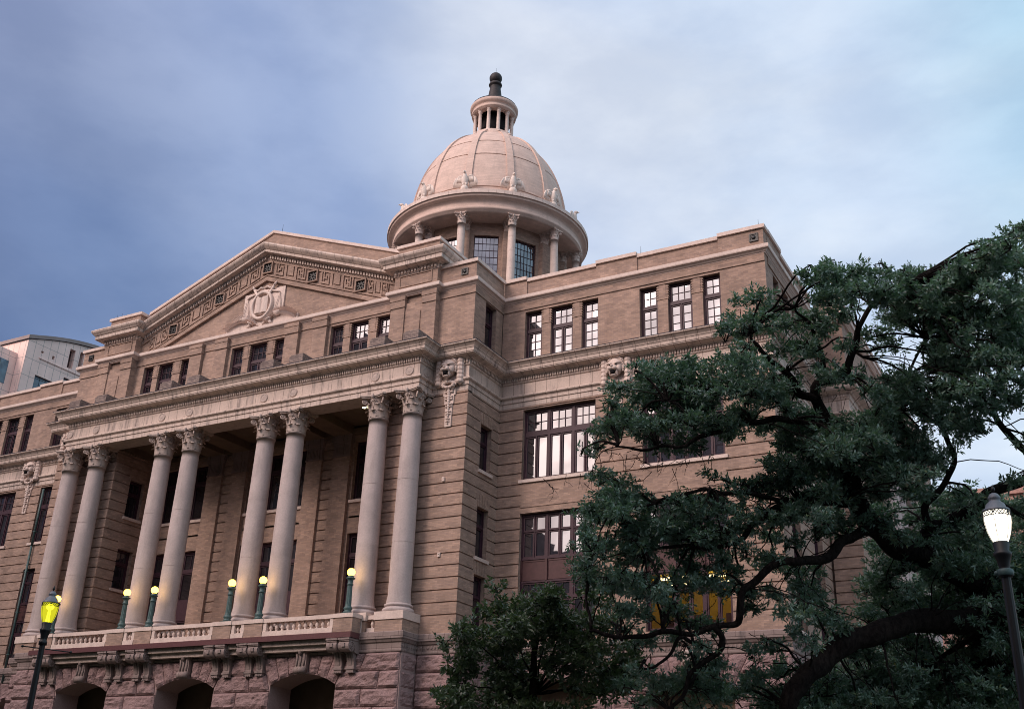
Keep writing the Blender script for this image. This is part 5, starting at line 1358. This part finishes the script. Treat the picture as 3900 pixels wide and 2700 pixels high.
# ---- the live oak: clumps read off the photograph, each set at its own distance
def clump(x, y, rx, ry, dn=1.0, dep=None, thick=None):
    dep = dep if dep else 24+rng.uniform(-1.6, 1.6); k = dep*1.692/4098.1; r1, r2 = rx*k, ry*k
    return (tuple(at(x, y, dep)), (r1, thick or max(.8, .9*(r1+r2)/2), r2), dn)
OAKC = [(1900, 625, 85, 50), (2015, 650, 60, 50), (1720, 700, 75, 48), (1650, 745, 35, 30, .8), (1765, 765, 80, 45), (1850, 695, 70, 40, .6), (2110, 665, 60, 60), (2215, 615, 65, 65), (2278, 560, 45, 45), (2300, 515, 20, 20), (2280, 640, 60, 70), (2220, 720, 80, 70, .6), (2130, 740, 60, 50, .8), (2290, 760, 60, 70, .6),
        (1480, 870, 90, 48), (1410, 925, 60, 45), (1385, 995, 55, 40), (1545, 825, 50, 28, .9), (1610, 880, 95, 55), (1700, 860, 80, 55), (1560, 965, 100, 42), (1650, 985, 60, 34, .9), (1330, 1030, 26, 30, .8), (1470, 940, 60, 40), (1740, 900, 45, 40, .6),
        (1850, 850, 60, 40, .18), (1965, 800, 50, 40, .25), (1810, 965, 100, 48), (1930, 925, 80, 48), (1900, 1010, 90, 55), (2020, 950, 70, 60, .8), (2075, 890, 40, 40, .35), (1990, 1020, 80, 60),
        (1400, 1120, 85, 42), (1345, 1185, 45, 50), (1430, 1220, 80, 60), (1520, 1145, 95, 55), (1560, 1255, 75, 60, .9), (1480, 1325, 80, 38, .8), (1345, 1280, 40, 50, .8), (1620, 1090, 50, 36, .8), (1630, 1190, 50, 50, .7),
        (1765, 1075, 80, 50), (1850, 1110, 80, 55), (1770, 1180, 65, 40, .8), (1940, 1090, 70, 50, .8), (1800, 1290, 85, 45, .9), (1720, 1250, 50, 45, .6), (1690, 1320, 40, 40, .5),
        (2205, 870, 65, 65, .7), (2280, 840, 45, 60, .7), (2170, 960, 40, 40, .6), (2100, 1010, 60, 50, .8), (2140, 830, 50, 40, .5), (2060, 1080, 60, 40, .7), (2130, 1120, 40, 30, .5), (2295, 900, 35, 35, .6), (2060, 715, 55, 45, .6), (2160, 690, 60, 60), (2010, 735, 50, 35, .4), (2115, 790, 45, 35, .35), (2170, 900, 50, 50, .7), (2090, 930, 60, 50, .8), (2240, 800, 60, 60, .5), (2040, 1030, 60, 50, .9), (1870, 1060, 70, 40), (1580, 1200, 60, 40, .9), (1690, 1130, 30, 25, .4), (1500, 1400, 60, 30, .5), (1400, 1390, 50, 40, .6), (1960, 960, 60, 40, .9)]
OAKB = [(2030, 1290, 75, 45, .9, 27), (2005, 1370, 50, 40, .6, 27), (2100, 1180, 60, 60, .6, 27), (2230, 1170, 80, 50, .9, 27), (2170, 1330, 80, 50, .9, 28), (2270, 1280, 60, 60, 1, 28), (2150, 1230, 70, 50, .8, 28), (2200, 1440, 90, 50, 1, 28), (2080, 1480, 90, 60, 1, 27), (1960, 1500, 80, 50, .9, 26), (2270, 1400, 60, 60, 1, 28), (2200, 1540, 110, 60, 1, 27),
        (1900, 1570, 90, 40, .9, 25), (1790, 1530, 60, 40, .7, 25), (1680, 1570, 90, 40, .9, 25), (1560, 1560, 80, 40, .9, 25), (1800, 1590, 110, 30, 1, 25), (1550, 1440, 60, 40, .35, 24), (1640, 1440, 50, 35, .3, 24), (1470, 1420, 60, 35, .5, 24), (2060, 1580, 110, 50, 1, 27), (1430, 1560, 60, 45, .9, 26), (2285, 1200, 60, 80, .9, 30), (2120, 1090, 70, 40, .6, 30), (2060, 1210, 60, 40, .7, 26), (1980, 1330, 60, 50, .6, 27), (2250, 1350, 70, 60, 1, 26.5), (2150, 1395, 80, 40, .9, 25.5), (2040, 1420, 70, 30, .8, 25), (2280, 1480, 60, 80, 1, 26.5), (2230, 1580, 100, 40, 1, 26), (2100, 1540, 90, 50, 1, 26), (1980, 1570, 80, 40, 1, 25), (1930, 1455, 50, 30, .7, 24.5), (2160, 1290, 60, 40, .8, 27), (2280, 1330, 50, 40, .9, 25.2), (2180, 1250, 70, 40, .8, 25.5), (2060, 1250, 40, 30, .6, 25.3), (1730, 1480, 50, 30, .4, 24.5), (1650, 1510, 70, 35, .7, 25), (1850, 1530, 60, 30, .8, 24)]
def lacy(b):
    """a clump broken into smaller flat sprays so that light comes through"""
    x, y, rx, ry = b[:4]; dn = b[4] if len(b) > 4 else 1.0; dep = b[5] if len(b) > 5 else 24+rng.uniform(-1.6, 1.6)
    n = max(3, int(rx*ry/470)); out = []
    for k in range(n):
        a, r = rng.uniform(0, 2*PI), math.sqrt(rng.random()); s_ = rng.uniform(.32, .6)
        px, py = x+rx*.95*r*math.cos(a), y+ry*.95*r*math.sin(a)
        if gap(px, py): continue
        out.append(clump(px, py, max(16, rx*s_), max(9, ry*s_*.62), dn, dep+rng.normal()*.6, max(.35, rx*s_*.0099)))
    return out
RIM = [(1300, 1040), (1345, 990), (1350, 930), (1400, 880), (1470, 840), (1540, 805), (1600, 775), (1625, 735), (1660, 700), (1720, 670), (1800, 675), (1835, 620), (1890, 590), (1950, 600), (2020, 615), (2075, 635), (2105, 615), (2150, 605), (2190, 580), (2235, 535), (2290, 515), (2340, 510), (2340, 1630), (1480, 1630), (1440, 1560), (1420, 1400), (1335, 1350), (1305, 1290), (1315, 1220), (1295, 1170), (1345, 1125), (1330, 1080)]
GAPS = [(1470, 1050, 170, 24, .97), (1690, 1015, 48, 62, .95), (1690, 1290, 34, 44, .9), (1605, 1360, 55, 50, .8), (1690, 1450, 150, 48, .75), (1480, 1450, 90, 70, .7), (1865, 900, 70, 55, .75), (1960, 830, 50, 40, .6), (2045, 800, 34, 42, .95), (2265, 965, 42, 42, .95), (2205, 1025, 56, 40, .95), (2150, 1075, 40, 28, .8), (1915, 1320, 55, 105, .75), (1600, 1075, 40, 22, .8), (1760, 1300, 26, 30, .6), (2000, 1240, 30, 40, .5)]
def inside(x, y):
    c = False
    for (x0, y0), (x1, y1) in zip(RIM, RIM[1:]+RIM[:1]):
        if (y0 > y) != (y1 > y) and x < x0+(y-y0)*(x1-x0)/(y1-y0): c = not c
    return c
def gap(x, y): return any(((x-a)/c)**2+((y-b)/d)**2 < 1 and rng.random() < e for a, b, c, d, e in GAPS)
blobs = [q for b in OAKC+OAKB for q in lacy(b)]
for _ in range(85):                                                   # the fuller right hand side of the crown
    x, y = rng.uniform(1990, 2330), rng.uniform(560, 950)
    if inside(x, y) and not gap(x, y): blobs.append(clump(x, y, rng.uniform(22, 48), rng.uniform(10, 22), .9, 25+rng.normal()*1.2, rng.uniform(.3, .6)))
for _ in range(90):
    x, y = rng.uniform(1950, 2330), rng.uniform(1250, 1620)
    blobs.append(clump(x, y, rng.uniform(26, 55), rng.uniform(12, 26), .9, rng.uniform(26, 29.5), rng.uniform(.3, .6)))
for _ in range(260):                                                   # the part of the crown beyond the picture's edge
    x, y = rng.uniform(2350, 2950), rng.uniform(520, 1420)
    if ((x-2300)/620)**2+((y-980)/470)**2 < 1: blobs.append(clump(x, y, rng.uniform(30, 60), rng.uniform(14, 28), .8, 25.5+rng.normal()*1.4, rng.uniform(.3, .7)))
k = 0
while k < 420:
    x, y = rng.uniform(1290, 2340), rng.uniform(500, 1630)
    if not inside(x, y) or gap(x, y): continue
    lowr = x > 1850 and y > 1130
    if not lowr and rng.random() < .25: continue
    blobs.append(clump(x, y, rng.uniform(22, 50), rng.uniform(9, 22), .9, rng.uniform(22.6, 28.5) if lowr else 24+rng.normal()*1.1, rng.uniform(.25, .6))); k += 1
OT = empty('live_oak', (3.2, 25.6, 0)); tag(OT, 'large spreading live oak with dark glossy leaves screening the courthouse corner', 'tree')
C, D, ln, wd, tt, tips = sprigs(blobs, 50, 12, .108, .037, .19, .15)
me = leaves_mesh('crown', OAKL, C-np.array([3.2, 25.6, 0]), D, ln, wd, tt)
o = bpy.data.objects.new('crown', me); COL.objects.link(o); o.parent = OT
wood = MB()
base = Vector((3.2, 25.6, -.1)); fork = Vector((2.6, 25.4, 2.4))
limb(wood, [base, (3.05, 25.55, 1.2), fork], .72, .50, 14, .05)
def v(x, y, d): return at(x, y, d)
LB = [  # (points, start radius, end radius)
    ([fork, v(2330, 1375, 25), v(2200, 1388, 24.5), v(2080, 1402, 24), v(1975, 1425, 23.6), v(1890, 1462, 23.3), v(1820, 1515, 23), v(1770, 1600, 22.8)], .34, .20),
    ([fork+Vector((0, .1, .1)), v(2310, 1345, 26), v(2200, 1310, 25.6), v(2110, 1258, 25.2), v(2020, 1228, 25), v(1965, 1180, 24.8), v(1925, 1115, 24.6), v(1905, 1040, 24.5)], .42, .20),
    ([v(1905, 1040, 24.5), v(1860, 960, 24.4), v(1838, 900, 24.3), v(1850, 865, 24.2), v(1905, 840, 24.1), v(1925, 790, 24), v(1935, 735, 24), v(1965, 690, 24), v(2010, 650, 24)], .19, .05),
    ([v(1838, 905, 24.3), v(1800, 890, 24), v(1770, 840, 23.8), v(1720, 800, 23.6), v(1690, 750, 23.6)], .14, .04),
    ([v(1855, 865, 24.2), v(1850, 800, 24.4), v(1830, 740, 24.4), v(1790, 690, 24.3)], .10, .03),
    ([v(1770, 845, 23.8), v(1690, 860, 23.6), v(1600, 890, 23.4), v(1500, 900, 23.3)], .09, .03),
    ([v(1860, 960, 24.4), v(1780, 940, 23.9), v(1690, 950, 23.6), v(1600, 975, 23.4), v(1480, 1010, 23.3), v(1390, 1005, 23.2)], .12, .03),
    ([v(1940, 1140, 24.7), v(1880, 1130, 24.2), v(1800, 1130, 24), v(1735, 1150, 23.8), v(1690, 1185, 23.6), v(1660, 1220, 23.5), v(1560, 1230, 23.3), v(1450, 1235, 23.2)], .17, .04),
    ([v(1800, 1130, 24), v(1700, 1110, 23.7), v(1600, 1110, 23.5), v(1480, 1130, 23.4), v(1380, 1140, 23.3)], .08, .025),
    ([v(1975, 1190, 24.8), v(1905, 1215, 24), v(1850, 1260, 23.4), v(1800, 1262, 23.2), v(1735, 1275, 23), v(1690, 1320, 22.9), v(1660, 1395, 22.9), v(1600, 1410, 22.9), v(1500, 1424, 23), v(1400, 1440, 23), v(1330, 1420, 23)], .17, .05),
    ([v(1612, 1408, 22.9), v(1622, 1455, 22.9), v(1565, 1500, 22.9), v(1545, 1545, 22.9), v(1510, 1600, 22.9)], .10, .05),
    ([v(1600, 1475, 22.9), v(1560, 1440, 22.9), v(1535, 1430, 22.8), v(1510, 1465, 22.8), v(1470, 1500, 22.8), v(1440, 1510, 22.8)], .07, .03),
    ([v(2110, 1258, 25.2), v(2090, 1220, 25.4), v(2100, 1180, 25.5), v(2160, 1165, 25.6), v(2220, 1120, 25.6), v(2310, 1070, 25.6)], .20, .16),
    ([v(2090, 1200, 25.4), v(2080, 1140, 25.4), v(2130, 1090, 25.3), v(2150, 1040, 25.3), v(2120, 960, 25.2), v(2150, 880, 25), v(2200, 780, 25)], .13, .04),
    ([v(2130, 1060, 25.3), v(2060, 1000, 25), v(2020, 930, 24.8), v(2050, 840, 24.6), v(2080, 760, 24.6)], .09, .03),
    ([v(2330, 1040, 25.5), v(2260, 960, 25.3), v(2240, 860, 25.2), v(2270, 720, 25), v(2290, 600, 25)], .12, .04),
    ([fork+Vector((.1, 0, .1)), v(2480, 1300, 26), v(2560, 1150, 26), v(2640, 960, 26), v(2700, 800, 26)], .36, .06), ([v(2560, 1150, 26), v(2480, 1000, 25.6), v(2420, 840, 25.4), v(2400, 700, 25.3)], .16, .04),
    ([v(2200, 1440, 26), v(2230, 1500, 26.4), v(2215, 1600, 26.4)], .12, .14),
    ([v(2305, 1360, 25.5), v(2200, 1430, 26), v(2080, 1500, 26), v(1960, 1540, 26)], .12, .04)]
for n_, (pts, a, b) in enumerate(LB): q_ = .95 if n_ < 2 else .74; limb(wood, pts, a*q_, b*q_, 11, .085)
wood.build('trunk', BARK, OT)
# twigs: from a limb near the clump out to its sprigs
tw = MB(); ends = [q for l in LB for q in l[0][1:]]
for c, P in tips:
    cv = Vector(tuple(c)); src = min(ends, key=lambda q: (q-cv).length)
    if (src-cv).length > 4.5: src = cv+Vector((0, .3, -.5))
    mid = cv+Vector(tuple(rng.normal(size=3)*.12)); big = rng.random() < .3
    limb(tw, [src, (src+mid)/2+Vector((0, 0, .12)), mid], .036 if big else .016, .014 if big else .008, 5, .08, 4)
    for j in rng.choice(len(P), size=min(len(P), 5), replace=False):
        e = Vector(tuple(P[j])); tw.tube([mid, mid.lerp(e, .35)+Vector(tuple(rng.normal(size=3)*.09)), mid.lerp(e, .7)+Vector(tuple(rng.normal(size=3)*.10)), e], [.012, .009, .006, .003], 4)
# bare hanging twigs under the lower clumps
for i in range(150):
    x, y = [(1500, 1035), (1340, 1070), (1480, 1300), (1640, 1260), (1760, 1330), (1560, 1400), (1880, 870), (2060, 800), (1690, 1080), (1430, 1030)][i % 10]
    q = at(x+rng.normal()*60, y+rng.normal()*22, 23.6+rng.normal()*.8); d = Vector((rng.normal()*.5, rng.normal()*.5, -.6+rng.normal()*.4)).normalized(); pts = [q]
    for k in range(6): d = (d+Vector(tuple(rng.normal(size=3)*.22))).normalized(); q = q+d*.085; pts.append(q)
    tw.tube(pts, [.009, .008, .007, .006, .005, .004, .002], 4)
    if i % 2: e = (d+Vector(tuple(rng.normal(size=3)*.8))).normalized(); tw.tube([pts[3], pts[3]+e*.12, pts[3]+e*.2+Vector((0, 0, -.05))], [.006, .004, .002], 4)
tw.build('twigs', BARK, OT, fix=False)

# ---- magnolia: broader leaves, in front of the base, left of the oak
MAGC = [(1100, 1425, 70, 50), (1045, 1440, 30, 35, .7), (1200, 1405, 85, 50), (1290, 1410, 70, 60), (1240, 1355, 50, 28, .9), (1170, 1365, 30, 25, .7), (1060, 1520, 55, 50), (1180, 1500, 100, 55), (1300, 1510, 80, 55), (1030, 1585, 35, 30, .8), (1130, 1580, 90, 40), (1270, 1590, 100, 40), (1370, 1450, 50, 40, .6), (1380, 1550, 60, 50, .9), (1340, 1350, 30, 28, .6)]
mb_ = [clump(*(b if len(b) > 4 else b+(1.0,)), dep=27+rng.uniform(-.9, .9)) for b in MAGC]
bc_ = at(1200, 1596, 27.3); MG = empty('magnolia_tree', (bc_.x, bc_.y, 0)); tag(MG, 'low magnolia with broad glossy leaves before the granite base', 'tree')
C, D, ln, wd, tt, tips = sprigs([(tuple(np.array(c)+rng.normal(size=3)*np.array(r)*.55), tuple(np.array(r)*rng.uniform(.4, .7)), d) for c, r, d in mb_ for _ in range(7)], 40, 9, .135, .054, .17, .3)
me = leaves_mesh('crown', MAGL, C-np.array([bc_.x, bc_.y, 0]), D, ln, wd, tt, .12); o = bpy.data.objects.new('crown', me); COL.objects.link(o); o.parent = MG
wm = MB(); limb(wm, [(bc_.x, bc_.y, -.1), (bc_.x+.05, bc_.y, 1.6), at(1200, 1500, 27.2), at(1220, 1400, 27.1)], .16, .05, 10, .04)
for c, P in tips:
    cv = Vector(tuple(c))
    if rng.random() < .22: limb(wm, [at(1205, 1560, 27.2), at(1205, 1560, 27.2).lerp(cv, .5)+Vector((0, 0, .05)), cv], .03, .01, 5, .07, 4)
    for j in rng.choice(len(P), size=min(len(P), 4), replace=False):
        e = Vector(tuple(P[j])); wm.tube([cv, cv.lerp(e, .5)+Vector(tuple(rng.normal(size=3)*.05)), e], [.016, .011, .005], 4)
wm.build('trunk', BARK, MG, fix=False)

# ---- two farther trees in the gloom under the oak
def back_tree(x, y, dep, sx, sz, n, label, seed):
    p = at(x, y, dep); r = empty('shade_tree', (p.x, p.y, 0)); tag(r, label, 'tree', 'trees standing beyond the oak')
    bl_ = []
    for k in range(n):
        q = rng.normal(size=3)*np.array([sx, 1.2, sz])*.5; bl_.append(((p.x+q[0], p.y+q[1], max(1.6, p.z+q[2])), (sx*.42, .9, sz*.34), .8))
    C, D, ln, wd, tt, tips = sprigs(bl_, 16, 10, .17, .065, .22)
    me = leaves_mesh('crown', OAKL, C-np.array([p.x, p.y, 0]), D, ln, wd, tt*.8); o = bpy.data.objects.new('crown', me); COL.objects.link(o); o.parent = r
    w2 = MB(); limb(w2, [(p.x, p.y, -.1), (p.x+.1, p.y, p.z*.5), (p.x, p.y, p.z+sz*.3)], .2, .06, 8, .05)
    for c, P in tips:
        cv = Vector(tuple(c)); limb(w2, [(p.x, p.y, p.z*.6), cv], .05, .02, 5, .05, 4)
    w2.build('trunk', BARK, r)
back_tree(2215, 1330, 33, 2.4, 2.6, 11, 'dim tree filling the gap behind the white street lantern', 1)
back_tree(2050, 1560, 34, 3.2, 1.6, 10, 'dim low tree beside the corner of the granite base, behind the lowest oak limb', 2)
